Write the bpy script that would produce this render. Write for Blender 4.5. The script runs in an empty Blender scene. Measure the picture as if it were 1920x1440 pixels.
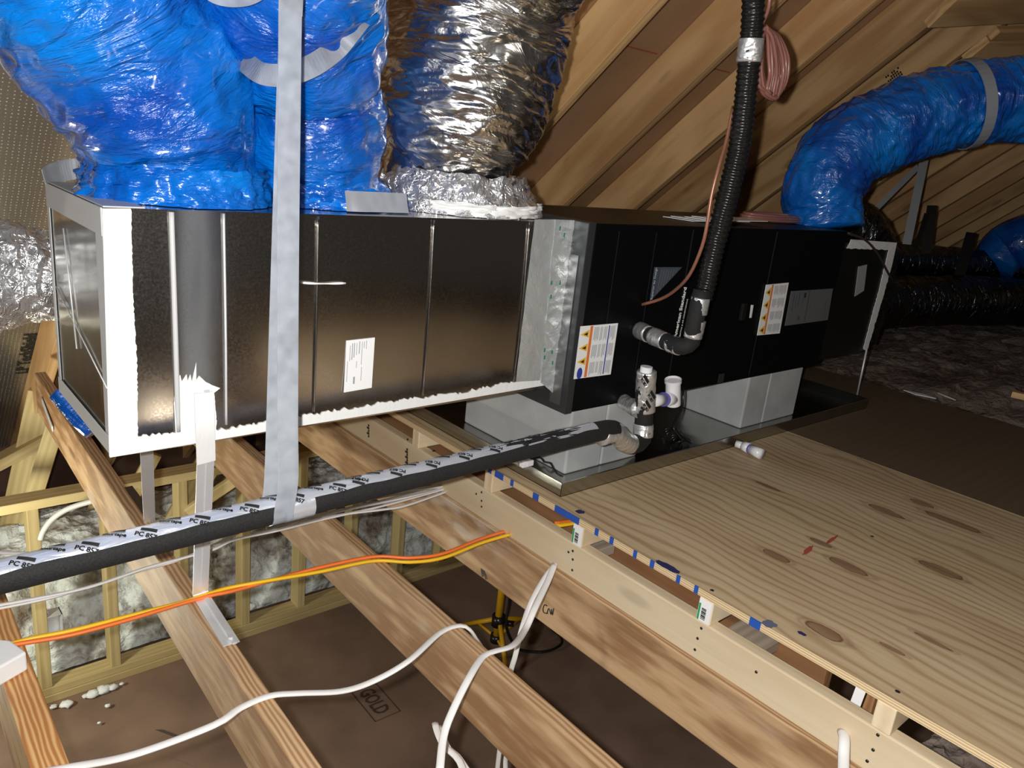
import bpy, math, random
from mathutils import Vector, Matrix, noise
random.seed(7)
C = bpy.context.scene.collection
S = bpy.context.scene
# ------------------------------------------------------------------ camera, world, lights, exposure
F = 1444.7
CAM = Vector((-0.3638, -1.5014, 0.9047))
RIGHT = Vector((0.75520, -0.64733, 0.10317)); DOWN = Vector((-0.11301, -0.28362, -0.95226)); FWD = Vector((0.64568, 0.70748, -0.28734))
cd = bpy.data.cameras.new('camera'); cam = bpy.data.objects.new('camera', cd); C.objects.link(cam)
cam.matrix_world = Matrix(((RIGHT.x, -DOWN.x, -FWD.x, CAM.x), (RIGHT.y, -DOWN.y, -FWD.y, CAM.y), (RIGHT.z, -DOWN.z, -FWD.z, CAM.z), (0, 0, 0, 1)))
cd.sensor_width = 36; cd.lens = 36 * F / 1920; cd.clip_start = 0.02; cd.clip_end = 60
S.camera = cam
w = bpy.data.worlds.new('world'); S.world = w; w.use_nodes = True
w.node_tree.nodes['Background'].inputs[0].default_value = (1.0, 0.93, 0.85, 1); w.node_tree.nodes['Background'].inputs[1].default_value = 0.035
S.view_settings.view_transform = 'Standard'; S.view_settings.look = 'None'; S.view_settings.gamma = 1; S.view_settings.use_curve_mapping = False
S.view_settings.exposure = 0.0
def lamp(name, kind, loc, power, color, size=0.1, aim=None, **kw):
    l = bpy.data.lights.new(name, kind); l.energy = power; l.color = color
    if kind == 'AREA': l.shape = 'DISK'; l.size = size
    else: l.shadow_soft_size = size
    for k, v in kw.items(): setattr(l, k, v)
    o = bpy.data.objects.new(name, l); C.objects.link(o); o.location = loc
    if aim is not None: o.rotation_euler = (Vector(aim) - Vector(loc)).to_track_quat('-Z', 'Y').to_euler()
    return o
FL = CAM - RIGHT * 0.05 - DOWN * 0.02 + FWD * 0.01
lamp('flash', 'SPOT', FL, 150, (1, 0.98, 0.95), 0.012, FL + FWD, spot_size=math.radians(120), spot_blend=0.35)
lamp('work_light', 'POINT', (-0.55, 1.35, -0.75), 48, (1.0, 0.97, 0.78), 0.08)
lamp('fill_light_low', 'POINT', (1.0, -2.6, -0.9), 10, (1.0, 0.86, 0.66), 0.15)  # added fill out of view, brightens the space below the joists
lamp('fill_light_high', 'POINT', (0.9, -2.4, 1.7), 12, (1.0, 0.9, 0.75), 0.06)  # unseen fill lamp, added to lift the rafters and deck

# ------------------------------------------------------------------ geometry helpers
def ray(x, y): return RIGHT * (x - 960) + DOWN * (y - 720) + FWD * F
def at(x, y, X=None, Y=None, Z=None):
    r = ray(x, y)
    i, v = (0, X) if X is not None else (1, Y) if Y is not None else (2, Z)
    return CAM + r * ((v - CAM[i]) / r[i])
def dp(x, y, d): return CAM + ray(x, y) * (d / F)
TH = math.radians(40.88); SN, CS = math.sin(TH), math.cos(TH)
def roofpt(x, y, d=1.3):
    r = ray(x, y); n = Vector((0, SN, CS)); return CAM + r * ((d - n.dot(CAM)) / n.dot(r))
def slope(X, s, d): return Vector((X, SN * d + CS * s, CS * d - SN * s))
W = {}
ORD = ['first', 'second', 'third', 'fourth', 'fifth', 'sixth', 'seventh', 'eighth', 'ninth']
def tag(o, label=None, cat=None, group=None, kind=None):
    if label: o['label'] = label
    if cat: o['category'] = cat
    if group: o['group'] = group
    if kind: o['kind'] = kind
    return o
def thing(name, label, cat, loc, group=None):
    o = bpy.data.objects.new(name, None); C.objects.link(o); o.empty_display_size = 0.05
    W[o.name] = Matrix.Translation(Vector(loc)); o.matrix_basis = W[o.name]
    return tag(o, label, cat, group)
def obj(name, vs, fs, mat, parent=None, frame=None, smooth=False, uvs=None, bevel=0):
    vs = [Vector(v) for v in vs]
    if frame is None:
        c = Vector((0, 0, 0))
        for v in vs: c += v
        c /= max(1, len(vs)); c.z = min(v.z for v in vs); frame = Matrix.Translation(c)
    inv = frame.inverted()
    me = bpy.data.meshes.new(name); me.from_pydata([inv @ v for v in vs], [], fs)
    if smooth:
        for p in me.polygons: p.use_smooth = True
    if uvs:
        l = me.uv_layers.new(name='UVMap')
        for lp in me.loops: l.data[lp.index].uv = uvs[lp.vertex_index]
    me.materials.append(mat)
    o = bpy.data.objects.new(name, me); C.objects.link(o); W[o.name] = frame
    if parent is not None:
        o.parent = parent; o.matrix_parent_inverse = W[parent.name].inverted()
    o.matrix_basis = frame
    if bevel:
        m = o.modifiers.new('bevel', 'BEVEL'); m.width = bevel; m.segments = 2; m.limit_method = 'ANGLE'
    me.update()
    return o
class MB:
    def __init__(s): s.v = []; s.f = []; s.uv = []
    def add(s, vs, fs, uv=None):
        n = len(s.v); s.v += [Vector(v) for v in vs]; s.f += [tuple(i + n for i in f) for f in fs]
        s.uv += uv if uv else [(0, 0)] * len(vs)
    def box(s, a, b):
        x0, y0, z0 = a; x1, y1, z1 = b
        s.add([(x0,y0,z0),(x1,y0,z0),(x1,y1,z0),(x0,y1,z0),(x0,y0,z1),(x1,y0,z1),(x1,y1,z1),(x0,y1,z1)],
              [(3,2,1,0),(4,5,6,7),(0,1,5,4),(1,2,6,5),(2,3,7,6),(3,0,4,7)])
    def prism(s, poly, off):
        n = len(poly); off = Vector(off); vs = [Vector(p) for p in poly]; vs += [v + off for v in vs]
        s.add(vs, [tuple(range(n - 1, -1, -1)), tuple(range(n, 2 * n))] + [(i, (i + 1) % n, (i + 1) % n + n, i + n) for i in range(n)])
    def tube(s, pts, rad, seg=12, step=None, disp=None, flat=1.0, up=(0, 0, 1), caps=True, smoothpath=True):
        P = [Vector(p) for p in pts]; R = rad if isinstance(rad, (list, tuple)) else [rad] * len(P)
        if smoothpath and len(P) > 2:
            Q = []; RR = []
            E = [P[0] * 2 - P[1]] + P + [P[-1] * 2 - P[-2]]; ER = [R[0]] + list(R) + [R[-1]]
            for i in range(1, len(E) - 2):
                L = (E[i + 1] - E[i]).length; n = max(2, int(L / (step or 0.02)))
                for k in range(n):
                    t = k / n; t2 = t * t; t3 = t2 * t
                    Q.append(0.5 * ((2 * E[i]) + (E[i+1] - E[i-1]) * t + (2*E[i-1] - 5*E[i] + 4*E[i+1] - E[i+2]) * t2 + (-E[i-1] + 3*E[i] - 3*E[i+1] + E[i+2]) * t3))
                    RR.append(0.5 * ((2 * ER[i]) + (ER[i+1] - ER[i-1]) * t + (2*ER[i-1] - 5*ER[i] + 4*ER[i+1] - ER[i+2]) * t2 + (-ER[i-1] + 3*ER[i] - 3*ER[i+1] + ER[i+2]) * t3))
            Q.append(P[-1]); RR.append(R[-1]); P, R = Q, RR
        elif step:
            Q = []; RR = []
            for i in range(len(P) - 1):
                n = max(1, int((P[i + 1] - P[i]).length / step))
                for k in range(n): Q.append(P[i].lerp(P[i + 1], k / n)); RR.append(R[i] + (R[i + 1] - R[i]) * k / n)
            Q.append(P[-1]); RR.append(R[-1]); P, R = Q, RR
        n = len(P); base = len(s.v); u = 0; vs = []; uv = []
        T = [(P[min(i + 1, n - 1)] - P[max(i - 1, 0)]).normalized() for i in range(n)]
        N = Vector(up) - T[0] * Vector(up).dot(T[0])
        if N.length < 0.05: N = Vector((1, 0, 0)) - T[0] * T[0].x
        N.normalize()
        for i in range(n):
            if i: u += (P[i] - P[i - 1]).length
            N = (N - T[i] * N.dot(T[i])).normalized(); B = T[i].cross(N)
            for k in range(seg):
                a = 2 * math.pi * k / seg
                r = R[i]
                if disp: r += disp(u, a, R[i])
                vs.append(P[i] + N * (math.cos(a) * r * flat) + B * (math.sin(a) * r)); uv.append((u, a / (2 * math.pi) * 2 * math.pi * abs(R[i])))
        fs = [(i * seg + k, i * seg + (k + 1) % seg, (i + 1) * seg + (k + 1) % seg, (i + 1) * seg + k) for i in range(n - 1) for k in range(seg)]
        if caps: fs += [tuple(range(seg - 1, -1, -1)), tuple((n - 1) * seg + k for k in range(seg))]
        s.add(vs, fs, uv); return P
    def build(s, name, mat, parent=None, smooth=False, frame=None, bevel=0): return obj(name, s.v, s.f, mat, parent, frame, smooth, s.uv, bevel)
def box(name, a, b, mat, parent=None, bevel=0):
    m = MB(); m.box(a, b); return m.build(name, mat, parent, bevel=bevel)
def lumber(name, p0, p1, wid, hei, mat, parent=None, up=(0, 0, 1), bevel=0.003):
    p0 = Vector(p0); p1 = Vector(p1); ax = (p1 - p0).normalized(); L = (p1 - p0).length
    z = Vector(up); z = (z - ax * z.dot(ax)).normalized(); y = z.cross(ax)
    M = Matrix((( ax.x, y.x, z.x, p0.x), (ax.y, y.y, z.y, p0.y), (ax.z, y.z, z.z, p0.z), (0, 0, 0, 1)))
    m = MB(); n = max(1, int(L / 0.4))
    m.box((0, -wid / 2, -hei / 2), (L, wid / 2, hei / 2))
    return obj(name, [M @ v for v in m.v], m.f, mat, parent, M, bevel=bevel)
def tube(name, pts, rad, mat, parent=None, seg=12, **kw):
    m = MB(); m.tube(pts, rad, seg, **kw); return m.build(name, mat, parent, smooth=True)
def text(name, s, M, size, mat, parent=None, bold=0.0):
    cu = bpy.data.curves.new(name, 'FONT'); cu.body = s; cu.size = size; cu.extrude = 0.0002; cu.offset = bold; cu.align_x = 'LEFT'; cu.resolution_u = 2
    t = bpy.data.objects.new('tmp', cu); C.objects.link(t); bpy.context.view_layer.update()
    me = bpy.data.meshes.new_from_object(t.evaluated_get(bpy.context.evaluated_depsgraph_get()))
    vs = [M @ v.co for v in me.vertices]; fs = [tuple(p.vertices) for p in me.polygons]
    bpy.data.objects.remove(t); bpy.data.curves.remove(cu); bpy.data.meshes.remove(me)
    if name is None: return vs, fs
    return obj(name, vs, fs, mat, parent)
def textgeo(s, M, size, bold=0.0):
    return text(None, s, M, size, None, None, bold) if False else _tg(s, M, size, bold)
def _tg(s, M, size, bold):
    cu = bpy.data.curves.new('t', 'FONT'); cu.body = s; cu.size = size; cu.extrude = 0.0002; cu.offset = bold; cu.resolution_u = 2
    t = bpy.data.objects.new('tmp', cu); C.objects.link(t); bpy.context.view_layer.update()
    me = bpy.data.meshes.new_from_object(t.evaluated_get(bpy.context.evaluated_depsgraph_get()))
    r = ([M @ v.co for v in me.vertices], [tuple(p.vertices) for p in me.polygons])
    bpy.data.objects.remove(t); bpy.data.curves.remove(cu); bpy.data.meshes.remove(me); return r
def frame(o, x, y):
    x = Vector(x).normalized(); y = Vector(y); y = (y - x * y.dot(x)).normalized(); z = x.cross(y); o = Vector(o)
    return Matrix(((x.x, y.x, z.x, o.x), (x.y, y.y, z.y, o.y), (x.z, y.z, z.z, o.z), (0, 0, 0, 1)))

# ------------------------------------------------------------------ materials
class NT:
    def __init__(s, name):
        s.m = bpy.data.materials.new(name); s.m.use_nodes = True; s.t = s.m.node_tree; s.b = s.t.nodes['Principled BSDF']
    def n(s, typ, **kw):
        x = s.t.nodes.new(typ)
        for k, v in kw.items():
            if k.startswith('i_'):
                key = k[2:]; key = int(key) if key.isdigit() else key.replace('_', ' ')
                inp = x.inputs[key]
                if hasattr(v, 'links'): s.t.links.new(v, inp)
                else: inp.default_value = v
            else: setattr(x, k, v)
        return x
    def l(s, a, b): s.t.links.new(a, b)
    def mth(s, op, a, b=0.0): return s.n('ShaderNodeMath', operation=op, i_0=a, i_1=b).outputs[0]
    def ramp(s, fac, stops):
        r = s.n('ShaderNodeValToRGB'); s.l(fac, r.inputs[0]); e = r.color_ramp.elements
        while len(e) < len(stops): e.new(0.5)
        for i, (p, c) in enumerate(stops):
            e[i].position = p; e[i].color = (c[0], c[1], c[2], 1) if not isinstance(c, (int, float)) else (c, c, c, 1)
        return r.outputs[0]
    def mix(s, f, a, b, mode='MIX'):
        x = s.n('ShaderNodeMix', data_type='RGBA', blend_type=mode)
        for inp, v in ((x.inputs[0], f), (x.inputs[6], a), (x.inputs[7], b)):
            if hasattr(v, 'links'): s.l(v, inp)
            elif isinstance(v, (int, float)): inp.default_value = v
            else: inp.default_value = (*v[:3], 1)
        return x.outputs[2]
    def coords(s, kind='Object', scale=(1, 1, 1), rnd=True):
        tc = s.n('ShaderNodeTexCoord').outputs[kind]
        if rnd:
            oi = s.n('ShaderNodeObjectInfo'); r = s.mth('MULTIPLY', oi.outputs['Random'], 13.0)
            cx = s.n('ShaderNodeCombineXYZ', i_0=r, i_1=r, i_2=0.0)
            tc = s.n('ShaderNodeVectorMath', operation='ADD', i_0=tc, i_1=cx.outputs[0]).outputs[0]
        return s.n('ShaderNodeMapping', i_Vector=tc, i_Scale=scale).outputs[0]
    def bump(s, h, strength, dist=0.01):
        b = s.n('ShaderNodeBump', i_Height=h, i_Strength=strength, i_Distance=dist); s.l(b.outputs[0], s.b.inputs['Normal']); return b
    def set(s, **kw):
        for k, v in kw.items():
            inp = s.b.inputs[k.replace('_', ' ')]
            if hasattr(v, 'links'): s.l(v, inp)
            elif isinstance(v, tuple): inp.default_value = (*v[:3], 1)
            else: inp.default_value = v
        return s.m
def plain(name, col, rough=0.5, metal=0.0, spec=0.5, **kw):
    m = NT(name); m.set(Base_Color=col, Roughness=rough, Metallic=metal); m.b.inputs['Specular IOR Level'].default_value = spec
    return m.set(**kw) if kw else m.m
def wood(name, light, dark, knots=0.5, ring=7.0, white=0.0, contrast=1.0):
    m = NT(name)
    c = m.coords(scale=(0.45, 4.2, 4.2))
    n1 = m.n('ShaderNodeTexNoise', i_Vector=c, i_Scale=1.2, i_Detail=3.0, i_Distortion=0.4)
    c2 = m.coords(scale=(0.35, 2.0, 2.0))
    wv = m.n('ShaderNodeTexWave', wave_type='RINGS', rings_direction='X', i_Vector=c2, i_Scale=ring, i_Distortion=5.5, i_Detail=2.5)
    wv.inputs['Detail Scale'].default_value = 0.9
    c3 = m.coords(scale=(3, 110, 110))
    n3 = m.n('ShaderNodeTexNoise', i_Vector=c3, i_Scale=1.0, i_Detail=2.0)
    f = m.mth('ADD', m.mth('MULTIPLY', wv.outputs[1], 0.42 * contrast), m.mth('MULTIPLY', n1.outputs[0], 0.6))
    f = m.mth('ADD', f, m.mth('MULTIPLY', n3.outputs[0], 0.22))
    mid = tuple((a + b) / 2 for a, b in zip(light, dark))
    col = m.ramp(f, [(0.28, light), (0.62, mid), (0.95, dark)])
    oi = m.n('ShaderNodeObjectInfo')
    hv = m.n('ShaderNodeHueSaturation', i_Color=col)
    m.l(m.mth('ADD', m.mth('MULTIPLY', oi.outputs['Random'], 0.25), 0.88), hv.inputs['Value'])
    col = hv.outputs[0]
    ck = m.coords(scale=(2.1, 7.0, 7.0))
    vo = m.n('ShaderNodeTexVoronoi', i_Vector=ck, i_Scale=1.0)
    kn = m.ramp(vo.outputs['Distance'], [(0.0, 1.0), (0.07 + 0.06 * knots, 0.75), (0.12 + 0.08 * knots, 0.0)])
    kf = m.mth('MULTIPLY', kn, 0.75 * min(1, knots * 1.4))
    col = m.mix(kf, col, tuple(x * 0.32 for x in dark))
    if white:
        nw = m.n('ShaderNodeTexNoise', i_Vector=m.coords(scale=(7, 22, 22)), i_Scale=1.0, i_Detail=8.0)
        nl = m.n('ShaderNodeTexNoise', i_Vector=m.coords(scale=(1.5, 3, 3)), i_Scale=1.0, i_Detail=1.0)
        wf = m.mth('MULTIPLY', m.ramp(nw.outputs[0], [(0.52, 0.0), (0.66, 1.0)]), m.ramp(nl.outputs[0], [(0.52, 0.0), (0.66, 1.0)]))
        col = m.mix(m.mth('MULTIPLY', wf, white), col, (0.8, 0.74, 0.66))
    m.bump(n3.outputs[0], 0.25, 0.002)
    return m.set(Base_Color=col, Roughness=0.62)
W_RAFT = wood('rafter_pine', (0.80, 0.53, 0.26), (0.50, 0.27, 0.11), 0.6, 5)
W_JOIST = wood('joist_fir', (0.58, 0.39, 0.22), (0.27, 0.14, 0.06), 0.4, 14, white=0.4, contrast=1.2)
W_LEFT = wood('striped_fir', (0.72, 0.46, 0.2), (0.42, 0.17, 0.05), 0.1, 16, contrast=1.6)
W_WHITE = wood('white_spruce', (0.78, 0.66, 0.46), (0.6, 0.45, 0.27), 0.35, 5, contrast=0.7)
W_STUD = wood('stud_spruce', (0.66, 0.54, 0.27), (0.45, 0.33, 0.14), 0.25, 5, contrast=0.7)
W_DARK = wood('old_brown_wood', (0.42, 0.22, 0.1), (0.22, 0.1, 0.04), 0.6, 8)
W_GREY = wood('weathered_board', (0.40, 0.34, 0.27), (0.26, 0.21, 0.16), 0.1, 6)
def plymat():
    m = NT('plywood_face')
    c = m.coords(rnd=False)
    low = m.n('ShaderNodeTexNoise', i_Vector=m.coords(scale=(1.3, 0.5, 1), rnd=False), i_Scale=2.3, i_Detail=3.0)
    cw = m.n('ShaderNodeMapping', i_Vector=c, i_Scale=(1.0, 0.16, 1)).outputs[0]
    lowv = m.n('ShaderNodeVectorMath', operation='MULTIPLY_ADD', i_0=low.outputs[1], i_1=(0.28, 0.05, 0), i_2=cw).outputs[0]
    wv = m.n('ShaderNodeTexWave', wave_type='BANDS', bands_direction='X', i_Vector=lowv, i_Scale=9.0, i_Distortion=2.2, i_Detail=3.0)
    fine = m.n('ShaderNodeTexNoise', i_Vector=m.coords(scale=(90, 2.5, 1), rnd=False), i_Scale=1.0, i_Detail=3.0)
    med = m.n('ShaderNodeTexNoise', i_Vector=m.coords(scale=(5, 1.2, 1), rnd=False), i_Scale=1.0, i_Detail=4.0)
    f = m.mth('ADD', m.mth('MULTIPLY', m.mth('POWER', wv.outputs[1], 3.0), 0.26), m.mth('ADD', m.mth('MULTIPLY', fine.outputs[0], 0.35), m.mth('MULTIPLY', med.outputs[0], 0.65)))
    col = m.ramp(f, [(0.35, (0.60, 0.47, 0.30)), (0.62, (0.48, 0.35, 0.20)), (0.92, (0.30, 0.18, 0.09))])
    for (px, py, rx, ry) in KNOTS:
        p = at(px, py, Z=0)
        dv = m.n('ShaderNodeVectorMath', operation='SUBTRACT', i_0=c, i_1=(p.x - PLY0.x, p.y - PLY0.y, 0))
        nz = m.n('ShaderNodeTexNoise', i_Vector=c, i_Scale=22.0, i_Detail=2.0)
        dv = m.n('ShaderNodeVectorMath', operation='MULTIPLY', i_0=dv.outputs[0], i_1=(1 / rx, 1 / ry, 0))
        d = m.n('ShaderNodeVectorMath', operation='LENGTH', i_0=dv.outputs[0]).outputs['Value']
        d = m.mth('ADD', d, m.mth('MULTIPLY', m.mth('SUBTRACT', nz.outputs[0], 0.5), 0.9))
        k = m.ramp(m.mth('MULTIPLY', d, 0.5), [(0.0, 0.75), (0.38, 0.7), (0.46, 1.0), (0.5, 0.15), (0.62, 0.35), (0.75, 0.0)])
        col = m.mix(k, col, (0.17, 0.075, 0.035))
    m.bump(fine.outputs[0], 0.2, 0.002)
    return m.set(Base_Color=col, Roughness=0.5)
PLY0 = Vector((1.043, -2.6, -0.018))
KNOTS = [(1455, 1042, .016, .04), (1540, 1018, .012, .03), (1590, 1062, .02, .055), (1762, 1068, .022, .055), (1545, 1183, .022, .045),
         (1660, 958, .022, .06), (1728, 944, .016, .04), (1785, 978, .02, .09), (1750, 1203, .008, .04), (1440, 912, .01, .04), (1670, 1215, .007, .03)]
PLY = plymat()
def plyedge():
    m = NT('plywood_edge'); wv = m.n('ShaderNodeTexWave', bands_direction='Z', i_Vector=m.coords(rnd=False), i_Scale=55.0, i_Distortion=1.0)
    return m.set(Base_Color=m.ramp(wv.outputs[1], [(0.3, (0.75, 0.6, 0.38)), (0.9, (0.5, 0.33, 0.16))]), Roughness=0.7)
PLYE = plyedge()
def foil(name, base=(0.8, 0.8, 0.8), rough=0.16, sc=(26, 7), strength=0.9, dist=0.02, uv=True):
    m = NT(name)
    c = m.coords('UV' if uv else 'Object', (sc[0], sc[1], sc[1]), rnd=False)
    n1 = m.n('ShaderNodeTexNoise', i_Vector=c, i_Scale=1.0, i_Detail=4.0, i_Distortion=1.2)
    r1 = m.mth('ABSOLUTE', m.mth('SUBTRACT', n1.outputs[0], 0.5))
    vo = m.n('ShaderNodeTexVoronoi', i_Vector=m.n('ShaderNodeVectorMath', operation='MULTIPLY_ADD', i_0=n1.outputs[1], i_1=(0.8, 0.8, 0.8), i_2=c).outputs[0], i_Scale=1.3)
    h = m.mth('ADD', m.mth('MULTIPLY', r1, 1.6), m.mth('MULTIPLY', vo.outputs['Distance'], 0.5))
    m.bump(h, strength, dist)
    return m.set(Base_Color=base, Metallic=1.0, Roughness=rough)
FOIL = foil('crumpled_foil_jacket', (0.80, 0.79, 0.78), 0.22, (17, 8), 0.4, 0.014)
FOILX = foil('crumpled_foil', (0.88, 0.88, 0.9), 0.28, (24, 24), 0.9, 0.016, uv=False)
FOILX.node_tree.nodes['Principled BSDF'].inputs['Metallic'].default_value = 0.85
TAPE = foil('foil_tape', (0.86, 0.90, 0.9), 0.38, (30, 30), 0.35, 0.006, uv=False)
TAPE.node_tree.nodes['Principled BSDF'].inputs['Metallic'].default_value = 0.7
PTAPE = foil('printed_foil_tape', (0.82, 0.87, 0.97), 0.32, (9, 25), 0.35, 0.008)
PTAPE.node_tree.nodes['Principled BSDF'].inputs['Metallic'].default_value = 0.65
BLKFOIL = foil('dark_duct_jacket', (0.10, 0.10, 0.105), 0.18, (26, 8), 1.0, 0.02)
def blueplastic():
    m = NT('blue_plastic_jacket')
    c = m.coords('UV', (12, 4, 1), rnd=False)
    n1 = m.n('ShaderNodeTexNoise', i_Vector=c, i_Scale=1.0, i_Detail=5.0, i_Distortion=1.6)
    n2 = m.n('ShaderNodeTexNoise', i_Vector=m.coords('UV', (75, 17, 1), rnd=False), i_Scale=1.0, i_Detail=3.0, i_Distortion=1.0)
    r1 = m.mth('ABSOLUTE', m.mth('SUBTRACT', n1.outputs[0], 0.5))
    r2 = m.mth('ABSOLUTE', m.mth('SUBTRACT', n2.outputs[0], 0.5))
    h = m.mth('ADD', m.mth('MULTIPLY', r1, 1.0), m.mth('MULTIPLY', r2, 0.25))
    m.bump(h, 0.9, 0.030)
    lown = m.n('ShaderNodeTexNoise', i_Vector=m.coords('UV', (5, 3, 1), rnd=False), i_Scale=1.0, i_Detail=2.0)
    col = m.ramp(lown.outputs[0], [(0.35, (0.0, 0.065, 0.40)), (0.65, (0.0, 0.20, 0.72))])
    m.b.inputs['Coat Weight'].default_value = 1.0; m.b.inputs['Coat Roughness'].default_value = 0.12
    return m.set(Base_Color=col, Roughness=0.28)
BLUE = blueplastic()
def galv(name, base, rough, sc=1.0, aniso=0.0, bumpy=0.12):
    m = NT(name)
    n = m.n('ShaderNodeTexNoise', i_Vector=m.coords(scale=(2.2 * sc, 2.2 * sc, 1.2 * sc), rnd=False), i_Scale=1.0, i_Detail=2.0)
    sp = m.n('ShaderNodeTexNoise', i_Vector=m.coords(scale=(260, 260, 260), rnd=False), i_Scale=1.0, i_Detail=2.0)
    m.bump(n.outputs[0], bumpy, 0.05)
    rr = m.mth('ADD', m.mth('MULTIPLY', sp.outputs[0], 0.16), rough - 0.08)
    m.b.inputs['Anisotropic'].default_value = aniso
    return m.set(Base_Color=base, Metallic=1.0, Roughness=rr)
GALV = galv('galvanised_sheet', (0.50, 0.47, 0.44), 0.19, 1.0, 0.0, 0.05)
GALV2 = galv('galvanised_strap', (0.80, 0.82, 0.84), 0.45, 4)
GALV2.node_tree.nodes['Principled BSDF'].inputs['Metallic'].default_value = 0.5
PAN = galv('drain_pan_metal', (0.42, 0.42, 0.4), 0.22, 2)
def mastic():
    m = NT('white_mastic'); n = m.n('ShaderNodeTexNoise', i_Vector=m.coords(scale=(60, 60, 14), rnd=False), i_Scale=1.0, i_Detail=3.0)
    m.bump(n.outputs[0], 0.3, 0.004); return m.set(Base_Color=(0.86, 0.86, 0.85), Roughness=0.45)
MASTIC = mastic()
GREYM = plain('dried_grey_mastic', (0.55, 0.55, 0.55), 0.5)
BLACK = plain('black_painted_cabinet', (0.003, 0.0035, 0.004), 0.4, spec=0.12)
BLACKS = plain('black_gloss_plastic', (0.01, 0.01, 0.01), 0.25)
CHAR = plain('charcoal_steel_edge', (0.04, 0.042, 0.045), 0.35, 0.3)
def foam(name, base, dark, sc):
    m = NT(name); n = m.n('ShaderNodeTexNoise', i_Vector=m.coords(scale=(sc, sc, sc)), i_Scale=1.0, i_Detail=6.0)
    m.bump(n.outputs[0], 0.35, 0.004); return m.set(Base_Color=m.ramp(n.outputs[0], [(0.3, dark), (0.65, base)]), Roughness=0.8)
BLOCK = foam('grey_foam_block', (0.47, 0.48, 0.48), (0.37, 0.38, 0.38), 9)
RUBBER = foam('black_foam_rubber', (0.013, 0.013, 0.014), (0.004, 0.004, 0.004), 320)
SUBF = foam('brown_subfloor', (0.27, 0.175, 0.125), (0.16, 0.10, 0.072), 3.0)
def strapmat():
    m = NT('woven_grey_strap'); n = m.n('ShaderNodeTexNoise', i_Vector=m.coords(scale=(40, 40, 40)), i_Scale=1.0, i_Detail=5.0)
    m.bump(n.outputs[0], 0.2, 0.003); col = m.ramp(n.outputs[0], [(0.3, (0.36, 0.38, 0.42)), (0.7, (0.52, 0.55, 0.6))])
    m.set(Base_Color=col, Roughness=0.32)
    tr = m.n('ShaderNodeBsdfTranslucent', i_Color=(0.8, 0.84, 0.88, 1)); mx = m.n('ShaderNodeMixShader', i_0=0.5)
    m.l(m.b.outputs[0], mx.inputs[1]); m.l(tr.outputs[0], mx.inputs[2]); m.l(mx.outputs[0], m.t.nodes['Material Output'].inputs[0]); return m.m
STRAP = strapmat()
DSTRAP = plain('dark_strap', (0.12, 0.12, 0.12), 0.5)
PVC = plain('white_pvc', (0.82, 0.82, 0.84), 0.25)
PURPLE = plain('purple_primer', (0.13, 0.12, 0.55), 0.35)
NMW = plain('white_cable_jacket', (0.8, 0.78, 0.76), 0.4)
NMO = plain('orange_cable_jacket', (0.9, 0.2, 0.04), 0.4)
NMY = plain('yellow_cable_jacket', (0.95, 0.55, 0.02), 0.4)
COPPER = plain('copper_jacket', (0.30, 0.13, 0.105), 0.3)
COPM = plain('bare_copper', (0.38, 0.17, 0.11), 0.35, 0.4)
PAPER = plain('white_paper', (0.86, 0.86, 0.86), 0.6)
GREYINK = plain('grey_ink', (0.32, 0.33, 0.36), 0.6)
INK = plain('black_ink', (0.015, 0.015, 0.015), 0.6)
ORANGE = plain('orange_print', (0.75, 0.2, 0.04), 0.5)
WARN = plain('warning_yellow', (0.85, 0.5, 0.03), 0.5)
NAVY = plain('navy_print', (0.03, 0.05, 0.35), 0.5)
SLATE = plain('slate_label', (0.06, 0.075, 0.10), 0.5)
NAMEP = plain('grey_nameplate', (0.13, 0.135, 0.14), 0.4)
BLUEM = plain('blue_marker', (0.02, 0.09, 0.42), 0.5)
BLUEDK = plain('dark_blue_stain', (0.02, 0.025, 0.09), 0.6)
REDST = plain('red_chalk', (0.38, 0.07, 0.05), 0.7)
GREEN = plain('green_print', (0.03, 0.35, 0.12), 0.5)
TRIY = plain('yellow_tripod_paint', (0.62, 0.34, 0.01), 0.4)
TEAL = plain('green_ink', (0.03, 0.2, 0.14), 0.5)
SCREW = plain('dark_screw', (0.05, 0.05, 0.05), 0.35, 0.8)
def roofmat():
    m = NT('foil_faced_sheathing')
    vo = m.n('ShaderNodeTexVoronoi', i_Vector=m.coords(rnd=False), i_Scale=62.0, i_Randomness=0.12)
    dots = m.ramp(vo.outputs['Distance'], [(0.10, 1.0), (0.16, 0.0)])
    n = m.n('ShaderNodeTexNoise', i_Vector=m.coords(rnd=False), i_Scale=3.0, i_Detail=3.0)
    m.bump(n.outputs[0], 0.12, 0.05)
    return m.set(Base_Color=m.mix(dots, (0.40, 0.40, 0.40), (0.8, 0.8, 0.8)), Metallic=m.mth('SUBTRACT', 0.88, m.mth('MULTIPLY', dots, 0.6)), Roughness=0.3)
ROOF = roofmat()
def insul(name, mixc):
    m = NT(name)
    n = m.n('ShaderNodeTexNoise', i_Vector=m.coords(scale=(4, 4, 4), rnd=False), i_Scale=1.0, i_Detail=5.0)
    n2 = m.n('ShaderNodeTexNoise', i_Vector=m.coords(scale=(34, 34, 34), rnd=False), i_Scale=1.0, i_Detail=4.0)
    m.bump(n2.outputs[0], 1.0, 0.02)
    f = m.mth('ADD', m.mth('MULTIPLY', n.outputs[0], 0.75), m.mth('MULTIPLY', n2.outputs[0], 0.25))
    return m.set(Base_Color=m.ramp(f, [(0.33, mixc[0]), (0.42, mixc[1]), (0.52, mixc[2])]), Roughness=0.95)
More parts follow.
